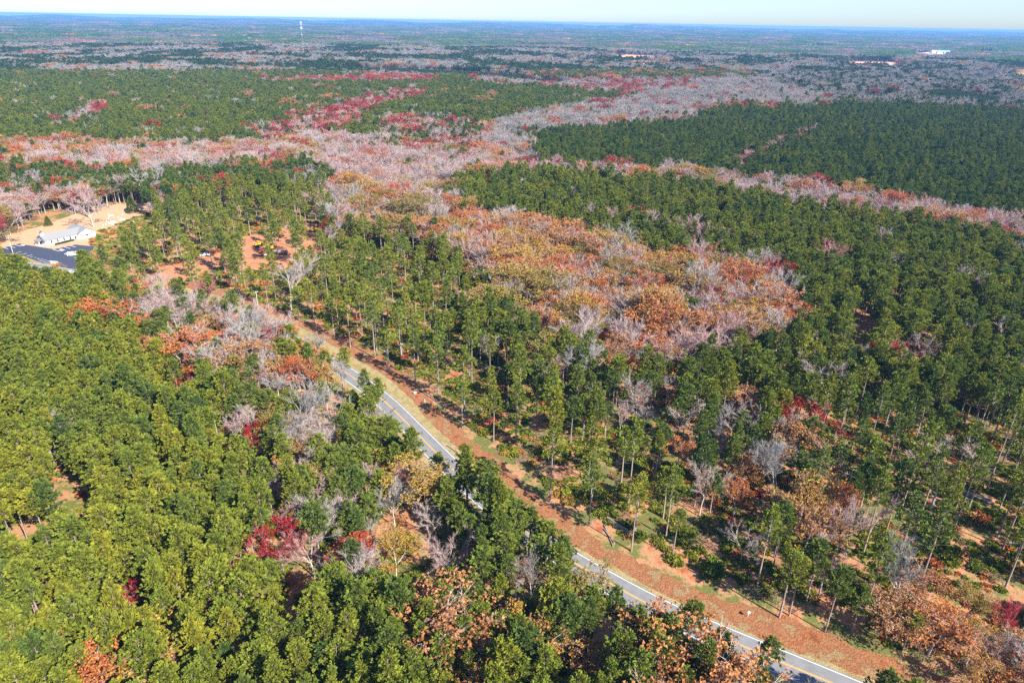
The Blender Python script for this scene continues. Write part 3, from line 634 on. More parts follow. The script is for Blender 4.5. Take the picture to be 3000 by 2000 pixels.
cxx = np.floor((X * .83 + Y * .55 + 7 * noise(X, Y, 30, 20, 1)) / 10).astype(int); cyy = np.floor((Y * .83 - X * .55 + 7 * noise(X, Y, 33, 22, 1)) / 10).astype(int)
CELL = np.random.default_rng(77).uniform(0, 1, 65536); ch = (cxx * 7919 + cyy * 104729) % 65536
u = rng.uniform(0, 1, n); u = np.where((rng.uniform(0, 1, n) < .5) & (np.array([z['mix'][0] + z['mix'][1] for z in Z])[zi] < .6), CELL[ch], u); spi = (u[:, None] > mixm[zi]).sum(1)
far = r > 1450                                 # beyond: patchwork of pine stands and leafless hardwoods
pn = noise(X, Y, 620, 3, 3) + .35 * noise(X, Y, 150, 6, 2)
isf = far & (py < 165 * K)
band = np.where(pn > -.13, 0, 1)
spi = np.where(isf, np.where(band == 0, np.where(rng.uniform(0, 1, n) < .93, 0, 2), np.where(rng.uniform(0, 1, n) < .8, 2, np.where(rng.uniform(0, 1, n) < .6, 0, 4))), spi)
# clumpiness within mixed woods
cl = noise(X, Y, 26, 8, 2)
hgt = hz_ * (1 + rng.normal(0, .12, n) + .06 * cl) * np.where(spi == 3, .92, 1)
inner = dens + .18 * noise(X, Y, 35, 9, 2) * (dens < .9)
even = np.zeros(n, bool); even[:len(par)] = par; isn = np.arange(n) < len(par); thin = isn & (dens < .3); inner = np.where(thin, np.where(even, .85, .02), inner)
roff = road_off(X, Y); rowq = (roff > -20) & (roff < -8) & (py > 1020); spi = np.where(rowq & (rng.uniform(0, 1, n) < .9), 0, spi)
keepm = rng.uniform(0, 1, n) < np.clip(np.where(rowq, 1.0, inner), 0, 1)
for poly in FARCLR: keepm &= ~inpoly(*PR(X, Y, terrain(X, Y) * 0 + 2), poly)
keepm &= ~(inpoly(*PR(X, Y, 0 * X), CLR) & (rng.uniform(0, 1, n) < .45))
yg = np.zeros(n, bool)
for poly in YOUNG: yg |= inpoly(px, py, poly)
spi[yg] = 0; hgt[yg] = 7.5
keepm &= keep(X, Y, hgt)
hgt = np.where(spi > 1, hgt * (.86 + .3 * CELL[(ch * 31 + 7) % 65536]), hgt)
X, Y, S, r, zi, spi, hgt, yg, isf, px, py, pn, ch = [a[keepm] for a in (X, Y, S, r, zi, spi, hgt, yg, isf, px, py, pn, ch)]
n = len(X)
SPN = ['pine_tree', 'open_pine', 'bare_tree', 'budding_tree', 'autumn_tree', 'red_maple']
tint = np.zeros(n)
for i, z in enumerate(Z):
    q = zi == i; k = q & (spi < 2); tint[k] = rng.normal(z['pt'][0], z['pt'][1], k.sum())
    k = q & ((spi == 2)); tint[k] = rng.normal(z['tt'][0], z['tt'][1], k.sum())
    k = q & (spi == 4); c = np.array(z['at'])[np.where(rng.uniform(0, 1, k.sum()) < .8, (CELL[(ch[k] * 17 + 3) % 65536] * len(z['at'])).astype(int), rng.integers(0, len(z['at']), k.sum()))] if k.sum() else np.zeros((0, 2)); tint[k] = rng.normal(c[:, 0], c[:, 1])
    k = q & (spi == 3); tint[k] = rng.uniform(.1, .6, k.sum())
tint += .10 * noise(X, Y, 90, 12, 2) * (spi < 2)
q = (spi == 5); tint[q] = rng.uniform(.0, .16, q.sum())
tint[isf & (spi < 2)] = rng.normal(.12, .1, (isf & (spi < 2)).sum()); tint[isf & (spi == 2)] = rng.normal(.08, .08, (isf & (spi == 2)).sum()); tint[yg] = .12
tint = np.clip(tint, 0.01, .99)

# ------------------------------------------------------------------ trees placed one by one  (crown centre px in 2352 units, height, width factor, tint)
HAND = [
 ('bare_tree', 715, 1262, 14, 1.35, .72, 'pale bare tree with crimson buds standing alone among green pines'),
 ('bare_tree', 866, 1232, 13, .75, .15, 'slim white bare tree left of the golden thicket by the road'),
 ('bare_tree', 585, 775, 22, 1.5, .2, 'tallest spreading white bare tree in the mixed belt beside the road'),
 ('bare_tree', 628, 885, 13, 1.3, .25, 'low bushy white bare tree below the spreading white one'),
 ('bare_tree', 700, 885, 11, 1.1, .35, 'round greyish bare tree left of the golden oak pair'),
 ('bare_tree', 735, 790, 15, 1.1, .1, 'white forked bare tree in front of the bend of the road'),
 ('bare_tree', 530, 980, 13, 1.15, .55, 'pinkish bare tree amid the plantation pines below the mixed belt'),
 ('bare_tree', 755, 935, 17, .8, .2, 'narrow white bare tree just right of the golden oaks'),
 ('bare_tree', 785, 860, 15, .8, .3, 'grey bare tree behind the golden oaks near the verge'),
 ('bare_tree', 903, 1150, 14, 1.2, .15, 'creamy white bare tree above the golden thicket'),
 ('bare_tree', 1000, 1185, 12, 1.0, .45, 'leaning white bare tree with red buds near the road edge'),
 ('bare_tree', 990, 1095, 13, .9, .4, 'twiggy bare tree close to the left road edge'),
 ('bare_tree', 1013, 1290, 12, .8, .5, 'dull reddish bare tree in a gap between dark pines'),
 ('bare_tree', 1215, 1330, 16, .7, .05, 'thin grey dead tree between the pines near the lower middle'),
 ('bare_tree', 1795, 1080, 21, 1.3, .05, 'huge silvery white bare tree right of the orange oak'),
 ('bare_tree', 1940, 1210, 19, 1.0, .6, 'tall pinkish white bare tree beside the rust red oak'),
 ('bare_tree', 2015, 1165, 14, .9, .6, 'rosy bare tree next to the stacked logs'),
 ('bare_tree', 1428, 955, 14, .8, .6, 'pink bare tree, the left one of the pair among dark pines'),
 ('bare_tree', 1482, 960, 12, 1.2, .1, 'spreading grey white bare tree, the right one of the pair among dark pines'),
 ('bare_tree', 1535, 885, 12, .9, .1, 'pale grey bare tree in shade above the pair of bare trees'),
 ('bare_tree', 1655, 1010, 12, .9, .2, 'grey bare tree left of the big orange oak'),
 ('bare_tree', 1712, 1235, 12, .9, .3, 'round brownish grey bare tree left of the golden leaning oak'),
 ('bare_tree', 1240, 705, 13, .9, .02, 'white bare tree at the lower edge of the orange wood'),
 ('bare_tree', 405, 745, 13, 1.1, .1, 'crooked white bare tree in the mixed belt'),
 ('bare_tree', 340, 660, 15, 1.1, .3, 'white bare tree at the upper left tip of the mixed belt'),
 ('bare_tree', 375, 650, 15, 1.0, .35, 'white bare tree just right of the mixed belt tip'),
 ('bare_tree', 555, 700, 15, 1.1, .25, 'fan shaped white bare tree above the crimson one'),
 ('bare_tree', 205, 480, 18, 1.9, .5, 'giant spreading bare oak behind the white church'),
 ('bare_tree', 165, 460, 15, 1.3, .35, 'pale bare tree left of the giant oak'),
 ('bare_tree', 1220, 600, 19, .8, .1, 'tall white trunked bare tree at the left of the orange wood'),
 ('autumn_tree', 330, 795, 12, 1.0, .45, 'orange tree at the left edge of the mixed belt'),
 ('autumn_tree', 722, 850, 14, .9, .78, 'yellow green oak, the left one of the golden pair'),
 ('autumn_tree', 752, 865, 14, .9, .68, 'golden oak, the right one of the golden pair'),
 ('autumn_tree', 1705, 912, 13, 1.3, .52, 'broad orange gold oak surrounded by dark pines'),
 ('autumn_tree', 1720, 1085, 14, 1.1, .56, 'amber oak left of the huge silvery bare tree'),
 ('autumn_tree', 1695, 1135, 12, .9, .36, 'rust coloured tree below the amber oak'),
 ('autumn_tree', 1860, 1205, 17, 1.1, .55, 'leaning golden brown oak left of the pinkish bare tree'),
 ('autumn_tree', 1935, 1155, 16, .8, .3, 'rust red oak above the pinkish bare tree'),
 ('autumn_tree', 1562, 1035, 11, 1.0, .40, 'small orange tree below the pair of bare trees'),
 ('autumn_tree', 520, 745, 12, .9, .45, 'orange tree beside the crimson tree of the mixed belt'),
 ('autumn_tree', 1350, 1510, 13, .9, .6, 'golden tree at the bottom edge among green pines'),
 ('autumn_tree', 905, 1270, 14, 1.0, .72, 'golden brown tree in the thicket left of the road'),
 ('autumn_tree', 470, 745, 12, .8, .72, 'mustard yellow tree in the mixed belt'),
 ('autumn_tree', 215, 592, 10, 1.1, .78, 'olive gold tree by the church parking lot'),
 ('autumn_tree', 240, 612, 8, 1.0, .72, 'low mustard tree in front of the olive gold one'),
 ('autumn_tree', 275, 585, 11, .9, .8, 'olive gold tree right of the parking lot'),
 ('autumn_tree', 690, 735, 12, 1.4, .38, 'salmon orange brush like tree where the road bends'),
 ('autumn_tree', 165, 605, 7, .8, .6, 'small tan tree at the parking lot entrance'),
 ('red_maple', 305, 1365, 11, .6, .02, 'small crimson maple in a gap near the lower left'),
 ('red_maple', 1800, 640, 13, 1.1, .02, 'crimson maple at the right tip of the orange wood'),
 ('red_maple', 1770, 625, 14, 1.2, .14, 'scarlet orange oak beside the crimson maple'),
 ('red_maple', 525, 778, 12, .8, .05, 'pink red maple beside the tallest spreading bare tree'),
 ('red_maple', 430, 872, 10, .8, .1, 'dark red maple in the lower part of the mixed belt'),
 ('red_maple', 375, 885, 11, .7, .16, 'rusty red maple left of the dark red one'),
 ('red_maple', 610, 318, 14, 1.4, .02, 'vivid crimson maple pair above the pink wood'),
 ('red_maple', 590, 306, 12, 1.2, .05, 'vivid crimson maple left of its larger neighbour'),
 ('red_maple', 355, 438, 14, 1.0, .13, 'rust red round tree at the far edge of the cemetery'),
 ('red_maple', 262, 375, 12, 1.3, .1, 'red tree alone in the pink and grey wood at left'),
 ('red_maple', 1050, 280, 13, 1.1, .07, 'red tree between dark pines above the pink wood'),
 ('red_maple', 1345, 1490, 0, 0, 0, ''),
 ('pine_tree', 868, 905, 15, 1.1, .6, 'full green pine at the near road edge where the road first shows'),
 ('pine_tree', 848, 935, 14, 1.1, .66, 'bright pine just left of the full green pine at the road'),
 ('pine_tree', 838, 885, 16, 1.0, .5, 'darker pine between the golden oaks and the road'),
 ('pine_tree', 1140, 1135, 13, 1.15, .66, 'yellow green pine at the upper end of the hidden stretch of road'),
 ('pine_tree', 1205, 1180, 14, 1.2, .45, 'dark pine in the middle of the hidden stretch of road'),
 ('pine_tree', 1250, 1235, 14, 1.2, .6, 'pine hiding the road just before the lower bend'),
 ('pine_tree', 1140, 1180, 15, 1.1, .55, 'pine left of the spreading pine at the hidden road'),
 ('pine_tree', 1165, 1165, 15, 1.2, .55, 'spreading pine leaning over the hidden stretch of road'),
 ('pine_tree', 1222, 1205, 15, 1.25, .5, 'broad pine at the lower end of the hidden stretch of road'),
 ('pine_tree', 1185, 1225, 16, 1.0, .6, 'pine below the broad one by the hidden road'),
 ('pine_tree', 1290, 1285, 16, 1.2, .3, 'dark green pine touching the lower bend of road'),
 ('pine_tree', 1590, 1435, 15, 1.1, .45, 'ragged pine crossing the road above the mailbox'),
 ('pine_tree', 1760, 1510, 14, 1.1, .5, 'pine overhanging the bottom stretch of road'),
 ('cedar_tree', 300, 465, 11, 1.25, .3, 'dark olive cone shaped cedar in the cemetery'),
 ('cedar_tree', 812, 920, 10, 1.1, .45, 'dense low evergreen at the road end of the mixed belt'),
 ('cedar_tree', 108, 505, 6, .8, .6, 'small round evergreen behind the lawn'),
]
HAND = [h for h in HAND if h[3]]
hx = []; rm = np.zeros(n, bool); hand = []
for sp, cx_, cy_, h, wf, ti, lab in HAND:
    p = G(cx_ * K, cy_ * K, h * .62); of_ = road_off(p[0], p[1])[0]
    if -9 < of_ < 7:
        j_ = int(np.argmin(np.hypot(rp[:, 0] - p[0], rp[:, 1] - p[1]))); g_ = (-9.2 if of_ < 3 else 7.5) - of_
        p = np.array([p[0] + nr[j_, 0] * g_, p[1] + nr[j_, 1] * g_, 0])
    hand.append((sp, p[0], p[1], h, wf, ti, lab))
    rad = {'cedar_tree': 3.4}.get(sp, 3.6) * wf
    rm |= np.hypot(X - p[0], Y - p[1]) < (2.2 if sp == 'pine_tree' else rad)
    # trees standing directly in front of it would hide it
    if sp == 'pine_tree': continue
    qx, qy = PR(X, Y, hgt * .75); d = np.hypot(p[0], p[1]); rm |= (np.hypot(qx - cx_ * K, qy - cy_ * K) < (.7 * rad + 2.0) * FP / d) & (r < d)
X, Y, S, r, zi, spi, hgt, tint = [a[~rm] for a in (X, Y, S, r, zi, spi, hgt, tint)]
n = len(X); rz = rng.uniform(0, 6.283, n); Zg = terrain(X, Y)
H0 = np.array([SPEC[s_]['H'] for s_ in SPN])[spi]
sz = hgt / H0
wid = np.where(spi < 2, rng.uniform(.85, 1.25, n) * np.where(spi == 1, 1.12, 1.0), sz * rng.uniform(.85, 1.35, n) * .95) * np.maximum(1, S / 5.2)
wid = np.where(np.isin(zi, [8]), wid * .82, wid); wid = np.where((spi > 1) & (r < 1100), wid * rng.uniform(1.0, 1.4, n) * np.where(spi == 4, 1.15, 1), wid)

# ------------------------------------------------------------------ individuals: the 300 of each kind that show largest, the rest as masses
LAND = [('the lone crimson-budded bare tree', 912, 1610), ('the small crimson maple', 389, 1741), ('the clay gap at the left edge', 210, 1440), ('the slim white bare tree', 1104, 1572),
        ('the golden thicket', 1155, 1620), ('the thin grey dead tree', 1550, 1696), ('the lower bend of road', 1850, 1740), ('the road at the bottom', 2400, 1950), ('the golden tree at the bottom', 1722, 1926),
        ('the hidden stretch of road', 1520, 1500), ('the utility pole', 1137, 1060), ('the huge silvery bare tree', 2290, 1378), ('the big orange oak', 2174, 1163), ('the pinkish bare tree', 2475, 1543),
        ('the long log stacks', 2680, 1510), ('the upper stretch of road', 1250, 1290), ('the pair of bare trees', 1850, 1222), ('the spreading bare tree', 746, 988), ('the crimson wood-edge maple', 2296, 816),
        ('the log pile by the verge', 1812, 1548), ('the plantation-edge bare tree', 676, 1250), ('the white church', 170, 690), ('the red log truck', 780, 745), ('the clay clearings at right', 2620, 1000),
        ('the vivid crimson maple pair', 775, 405), ('the wide grey wood', 2050, 290), ('the reddish streak of the far plantation', 250, 330), ('the far field', 1960, 190), ('the red line of maples', 1010, 225), ('the dark right plantation', 2500, 400), ('the pink wood', 1400, 480), ('the cemetery', 400, 640), ('the bottom left corner', 60, 1930), ('the bottom right corner', 2900, 1900), ('the dark gap in the plantation', 805, 1700), ('the orange wood', 1900, 830)]
LOOKS = {'pine_tree': [(.38, 'dark green pine'), (.55, 'mid green pine'), (.72, 'bright green pine'), (9, 'yellow green pine')],
         'bare_tree': [(.2, 'grey white bare tree'), (.45, 'pale bare tree'), (9, 'pinkish bare tree')], 'budding_tree': [(.2, 'red-leaved twiggy tree'), (9, 'orange-leaved twiggy tree')],
         'autumn_tree': [(.2, 'red leaved tree'), (.48, 'orange tree'), (.62, 'rusty brown tree'), (.75, 'golden tree'), (9, 'olive brown tree')], 'red_maple': [(9, 'red maple')], 'cedar_tree': [(9, 'dark cedar')]}
CAT = {'pine_tree': 'pine tree', 'bare_tree': 'bare tree', 'budding_tree': 'leafless tree', 'autumn_tree': 'autumn tree', 'red_maple': 'maple tree', 'cedar_tree': 'cedar'}
GRP = {'pine_tree': 'pines of the near woods', 'bare_tree': 'leafless pale hardwoods', 'budding_tree': 'twiggy hardwoods with a few leaves', 'autumn_tree': 'hardwoods in autumn leaf', 'red_maple': 'red maples', 'cedar_tree': 'cedars'}
IND = []   # (name, root kind, label info)
def tree(sp, x, y, z, sx, szz, ro, ti, label=None, var=None):
    nm = 'pine_tree' if sp == 'open_pine' else sp
    tm, cm = SPEC[sp]['parts'][(int(rng.integers(0, 99)) if var is None else var) % len(SPEC[sp]['parts'])]
    o = empty(nm, (x, y, z), ro); o.scale = (sx, sx, szz)
    a = mk('trunk', tm, o); b = mk('crown', cm, o); b['tint'] = float(ti)
    tag(o, label, CAT[nm], GRP[nm])
    hh = SPEC[sp]['H'] * szz; u_, v_ = PR(np.array([x]), np.array([y]), np.array([z + hh * .72]))
    IND.append([o, nm, float(u_[0]), float(v_[0]), float(ti), hh, label]); return o
for sp, x, y, h, wf, ti, lab in hand:
    H_ = SPEC[sp]['H']; tree(sp, x, y, float(terrain(x, y)), (h / H_) ** .5 * wf if sp != 'cedar_tree' else wf, h / H_, random.uniform(0, 6.28), ti, lab)
px, py = PR(X, Y, Zg + hgt * .75); vis = (px > -20) & (px < 3020) & (py > 0) & (py < 2030)
single = np.zeros(n, bool)
for kinds, lim in (((0, 1), 300), ((2,), 250), ((3,), 250), ((4,), 270), ((5,), 150)):
    q = np.where(np.isin(spi, kinds) & vis)[0]; q = q[np.argsort(r[q] / hgt[q] * 17)][:lim]; single[q] = True
for i in np.where(single)[0]:
    tree(SPN[spi[i]], float(X[i]), float(Y[i]), float(Zg[i]), float(wid[i]), float(sz[i]), float(rz[i]), float(tint[i]))
rest = ~single
NM = {'pine_tree': ('pine_forest', 'dense green pine plantation covering the land'), 'open_pine': ('open_pine_woods', 'thinned tall pines over red soil'), 'bare_tree': ('bare_hardwood_forest', 'band of leafless pale grey and pink hardwoods'),
      'budding_tree': ('budding_hardwood_forest', 'twiggy hardwoods with sparse coloured leaves'), 'autumn_tree': ('autumn_hardwood_forest', 'orange and brown autumn hardwoods'), 'red_maple': ('red_maple_forest', 'scattered crimson maples')}
for k_, sp in enumerate(SPN):
    q = rest & (spi == k_)
    scatter(NM[sp][0], sp, np.stack([X[q], Y[q], Zg[q]], 1), np.stack([wid[q], wid[q], sz[q]], 1), rz[q], tint[q], NM[sp][1])

# labels for the individuals: look, nearest landmark, place in the row
keys = {}; USED = set()
for e in IND:
    o, nm, u_, v_, ti, hh, lab = e
    if lab: continue
    look = next(l for t_, l in LOOKS[nm] if ti < t_)
    d = [math.hypot(u_ - a, v_ - b) for _, a, b in LAND]; i = int(np.argmin(d)); nm_, a, b = LAND[i]
    dx, dy = u_ - a, v_ - b
    rel = ('left of' if dx < 0 else 'right of') if abs(dx) > abs(dy) else ('above' if dy < 0 else 'below')
    if d[i] > 260: rel = 'well ' + rel
    keys.setdefault((look, rel, nm_), []).append(e)
ORD = ['leftmost', 'second', 'third', 'fourth', 'fifth', 'sixth', 'seventh', 'eighth', 'ninth', 'tenth', 'eleventh', 'twelfth', 'thirteenth', 'fourteenth', 'fifteenth', 'sixteenth', 'seventeenth', 'eighteenth', 'nineteenth', 'twentieth']
ORD += ['twenty-' + q for q in ['first', 'second', 'third', 'fourth', 'fifth', 'sixth', 'seventh', 'eighth', 'ninth']] + ['thirtieth'] + ['thirty-' + q for q in ['first', 'second', 'third', 'fourth', 'fifth', 'sixth', 'seventh', 'eighth', 'ninth']] + ['fortieth']
for (look, rel, nm_), es in keys.items():
    es.sort(key=lambda e: e[2])
    for i, e in enumerate(es):
        if len(es) == 1: L = '%s %s %s' % (look, rel, nm_)
        elif i == 0: L = 'leftmost %s %s %s' % (look, rel, nm_)
        elif i == len(es) - 1: L = 'rightmost %s %s %s' % (look, rel, nm_)
        elif i < len(ORD): L = '%s from left, %s %s %s' % (ORD[i], look, rel, nm_)
        else: L = '%s %s %s' % (look, rel, nm_)
        if L in USED: L = L.replace('well ', 'far ')
        USED.add(L); e[0]['label'] = L

# far canopy, kilometres away
Fp = []; rr_ = 3300.
while rr_ < 23500:
    s_ = rr_ * .0085; m_ = int(rr_ * math.radians(92) / s_); a = (np.arange(m_) + rng.uniform(.1, .9, m_)) / m_ * math.radians(92) - math.radians(46)
    q = rr_ + rng.uniform(-.4, .4, m_) * s_; Fp.append(np.stack([q * np.sin(a), q * np.cos(a), np.full(m_, s_)], 1)); rr_ += s_
Fp = np.concatenate(Fp); fx, fy, fs = Fp.T; fr = np.hypot(fx, fy)
fn = noise(fx, fy * 1.6, 1500, 3, 3) + .4 * noise(fx, fy, 500, 6, 2) + rng.normal(0, .10, len(fx))
kind_ = np.where(fn > -.12, 0, 1); kind_[(rng.uniform(0, 1, len(fx)) < .04) & (kind_ == 1)] = 2
ok = np.ones(len(fx), bool); ppx, ppy = PR(fx, fy, 0 * fx + 5)
for poly in FARCLR: ok &= ~inpoly(ppx, ppy, poly)
ok &= (fn < .62) | (fr < 3600)
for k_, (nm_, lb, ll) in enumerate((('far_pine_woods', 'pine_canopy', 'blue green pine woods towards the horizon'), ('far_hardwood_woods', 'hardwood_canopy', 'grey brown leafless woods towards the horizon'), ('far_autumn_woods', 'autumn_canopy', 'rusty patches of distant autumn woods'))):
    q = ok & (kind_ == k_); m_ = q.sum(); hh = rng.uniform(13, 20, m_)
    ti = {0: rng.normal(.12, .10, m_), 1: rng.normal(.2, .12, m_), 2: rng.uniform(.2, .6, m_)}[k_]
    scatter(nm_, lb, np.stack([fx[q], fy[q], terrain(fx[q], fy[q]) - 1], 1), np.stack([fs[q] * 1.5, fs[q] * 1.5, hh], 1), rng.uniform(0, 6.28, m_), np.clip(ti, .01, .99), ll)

# ------------------------------------------------------------------ undergrowth
s = 2.1; gx, gy = np.meshgrid(np.arange(-420, 420, s), np.arange(40, 560, s)); gx = gx.ravel() + rng.uniform(-1.2, 1.2, gx.size); gy = gy.ravel() + rng.uniform(-1.2, 1.2, gy.size)
k = (np.abs(gx) < gy * .92 + 20); gx = gx[k]; gy = gy[k]
bpx, bpy_ = PR(gx, gy, 0 * gx); bz = classify(bpx, bpy_); off = road_off(gx, gy)
bd = np.array([z['bush'] for z in Z])[bz]; brd = np.array([z['brush'] for z in Z])[bz]
pat = noise(gx, gy, 22, 14, 3)
clr = inpoly(bpx, bpy_, CLR) | inpoly(bpx, bpy_, [(-260, 780), (-200, 690), (0, 695), (110, 665), (235, 622), (345, 597), (440, 596), (475, 606), (425, 625), (340, 655), (262, 700), (262, 800), (120, 840), (-200, 830)])
for poly in OPEN[:3] + OPEN[4:10]: clr |= inpoly(bpx, bpy_, poly)
ok = ~clr & ~((off > -8.5) & (off < 13))
u = rng.uniform(0, 1, len(gx))
b1 = ok & (u < np.clip(bd * (.95 + 1.3 * pat), 0, .95)); u2 = rng.uniform(0, 1, len(gx))
isb = (u2 < .27) | (bz == len(Z) - 8) & (u2 < .8)
q = b1 & ~isb; m_ = q.sum(); sc = rng.gamma(4, .13, m_) + .3
scatter('green_undergrowth', 'green_bush', np.stack([gx[q], gy[q], 0 * gx[q]], 1), np.stack([sc * 1.2, sc * 1.2, sc], 1), rng.uniform(0, 6.28, m_), np.clip(rng.normal(.74, .15, m_), .01, .99), 'green saplings and bushes over the forest floor')
q = b1 & isb; m_ = q.sum(); sc = rng.gamma(4, .14, m_) + .25
scatter('brown_undergrowth', 'brown_bush', np.stack([gx[q], gy[q], 0 * gx[q]], 1), np.stack([sc * 1.2, sc * 1.2, sc], 1), rng.uniform(0, 6.28, m_), np.clip(rng.choice([.25, .42, .55, .6, .7, .85], m_) + rng.normal(0, .05, m_), .01, .99), 'brown and red leafy brush over the forest floor')
q = ok & (rng.uniform(0, 1, len(gx)) < brd * .35); m_ = q.sum(); sc = rng.uniform(.6, 1.5, m_)
scatter('logging_debris', 'brush', np.stack([gx[q], gy[q], 0 * gx[q]], 1), np.stack([sc, sc, sc], 1), rng.uniform(0, 6.28, m_), np.full(m_, .5), 'broken branches left by the logging')

# ------------------------------------------------------------------ log piles
def logmesh(L, r, seed):
    b = MB(); b.tube((0, -L / 2, 0), (0, L / 2, 0), r, r * .72, 8, 0, 1); return b.mesh('log', ['log_bark', 'cut_wood'])
LOGM = [logmesh(L, r_, i) for i, (L, r_) in enumerate(((12, .22), (10, .2), (11, .26), (9, .18), (12, .17)))]
def pile(a, b, nlog, label, wide=3, nm='log_pile'):
    A, B = G(*a), G(*b); L = np.linalg.norm(B - A); c = (A + B) / 2; ang = math.atan2(B[1] - A[1], B[0] - A[0]) - math.pi / 2
    o = empty(nm, (c[0], c[1], 0), ang, label=label, cat='log pile' if nlog > 1 else 'log', group='log piles in the woods' if nlog > 1 else 'single felled logs')
    row = 0; k = 0; i = 0; R = random.Random(int(a[0] * 7 + a[1]))
    while k < nlog:
        w_ = max(1, wide - row)
        for j in range(w_):
            if k >= nlog: break
            me = LOGM[R.randrange(5)]; l = mk('log', me, o); sy = L / 11 * R.uniform(.85, 1.05)
            l.scale = (1, sy, 1); l.location = ((j - (w_ - 1) / 2) * .5 + R.uniform(-.05, .05), R.uniform(-.7, .7), .24 + row * .4); l.rotation_euler = (0, 0, R.uniform(-.035, .035) + (math.pi if R.random() < .3 else 0)); k += 1
        row += 1
    return o
PIL = [((1355, 1170), (1413, 1205), 7, 'log pile with orange cut ends just right of the verge'), ((1038, 927), (1092, 955), 8, 'dark log pile above the clay verge, the left one of two'), ((1077, 915), (1125, 938), 4, 'thin log row behind the dark pile'),
       ((1126, 937), (1168, 931), 2, 'two logs lying level beside the thin log row'), ((1000, 845), (1040, 868), 6, 'log pile in the pines above the spreading bare tree'), ((1410, 1076), (1470, 1082), 4, 'low log row among the pines, left half'),
       ((1480, 1078), (1553, 1083), 4, 'low log row among the pines, right half'), ((1085, 804), (1142, 805), 3, 'far level log row in the thinned pines'), ((1128, 822), (1178, 820), 3, 'level log row just below the far one'),
       ((1632, 1238), (1645, 1268), 7, 'steep log pile pointing at the camera among pines'), ((1783, 1527), (1846, 1568), 6, 'thick log pile with pale cut end near the lower bend of road'),
       ((2590, 1466), (2650, 1494), 6, 'long log stack at right, upper left section'), ((2650, 1494), (2710, 1524), 6, 'long log stack at right, middle section'), ((2738, 1528), (2780, 1556), 7, 'long log stack at right, lower section'),
       ((2800, 1438), (2900, 1473), 6, 'log row behind the long stack near the right edge'), ((2835, 1367), (2905, 1388), 4, 'furthest log row near the right edge'), ((2940, 1590), (2998, 1600), 5, 'log row at the right edge beside shaded bushes'), ((2600, 1610), (2650, 1640), 5, 'half hidden log pile under the orange brush'),
       ((754, 640), (793, 636), 6, 'pale log pile behind the yellow skidder'), ((832, 665), (882, 656), 5, 'log row left of the yellow skidder'), ((862, 734), (904, 728), 3, 'thin logs right of the log truck'), ((892, 740), (937, 749), 7, 'dark log pile at the right of the logging yard'),
       ((920, 720), (948, 716), 4, 'pale log pile above the dark pile of the yard'), ((618, 807), (638, 816), 5, 'short log pile in the pines left of the yard'), ((711, 811), (732, 820), 5, 'short log pile below the log truck'), ((765, 673), (782, 675), 4, 'short pale pile above the yellow loader'),
       ((675, 852), (722, 841), 1, 'single pale log across a clay patch'), ((1757, 1541), (1800, 1602), 1, 'single pole leaning over the thick log pile'), ((1765, 1541), (1790, 1600), 1, 'single felled pole at the left of the thick log pile'), ((2005, 1665), (2075, 1703), 1, 'thin pale log on the clay bank above the road'),
       ((1220, 1140), (1300, 1195), 1, 'long log lying along the verge edge'), ((1385, 1180), (1400, 1190), 1, 'short log beside the orange ended pile'), ((2745, 1720), (2765, 1745), 1, 'felled log in the shade at right'), ((1310, 1310), (1340, 1330), 1, 'small log at the edge of the shadow by the verge')]
for a, b, nlog, lab in PIL: pile(a, b, nlog, lab, 3 if nlog < 7 else 4, 'log_pile' if nlog > 1 else 'felled_log')

# ------------------------------------------------------------------ utility poles
def upole(base, h, label, arm=True, r_=.16, lampy=False):
    p = G(*base); o = empty('utility_pole', (p[0], p[1], 0), label=label, cat='utility pole', group='utility poles')
    MB().tube((0, 0, 0), (0, 0, h), r_, r_ * .7, 8).obj('pole', ['pole'], o)
    if not arm:
        c_ = MB().tube((0, 0, 0), (0, 0, .3), .14, .1, 8).obj('cap', ['steel'], o); c_.location = (0, 0, h); return o
    a = MB().box((0, 0, 0), (2.0, .12, .14)).obj('crossarm', ['pole'], o); a.location = (0, 0, h - .6); a.rotation_euler = (0, 0, .7)
    for q in (-.85, 0, .85): i_ = MB().tube((q, 0, .07), (q, 0, .3), .05, .04, 6).obj('insulator', ['white'], a)
    if lampy: t_ = MB().tube((0, 0, 0), (0, 0, .8), .25, .25, 8).obj('transformer', ['steel'], o); t_.location = (.35, -.1, h - 2.2)
    return o
upole((1137, 1089), 9.5, 'white utility pole standing on the clay verge')
upole((758, 910), 9.5, 'pale pole rising behind the white bare trees of the mixed belt')
upole((38, 741), 9.0, 'grey pole with transformer in front of the parking lot', lampy=True)
upole((1843, 1810), 5.0, 'short dark pole at the near road edge', arm=False)
upole((1176, 1045), 6.0, 'short pale pole among the first pines beyond the verge')

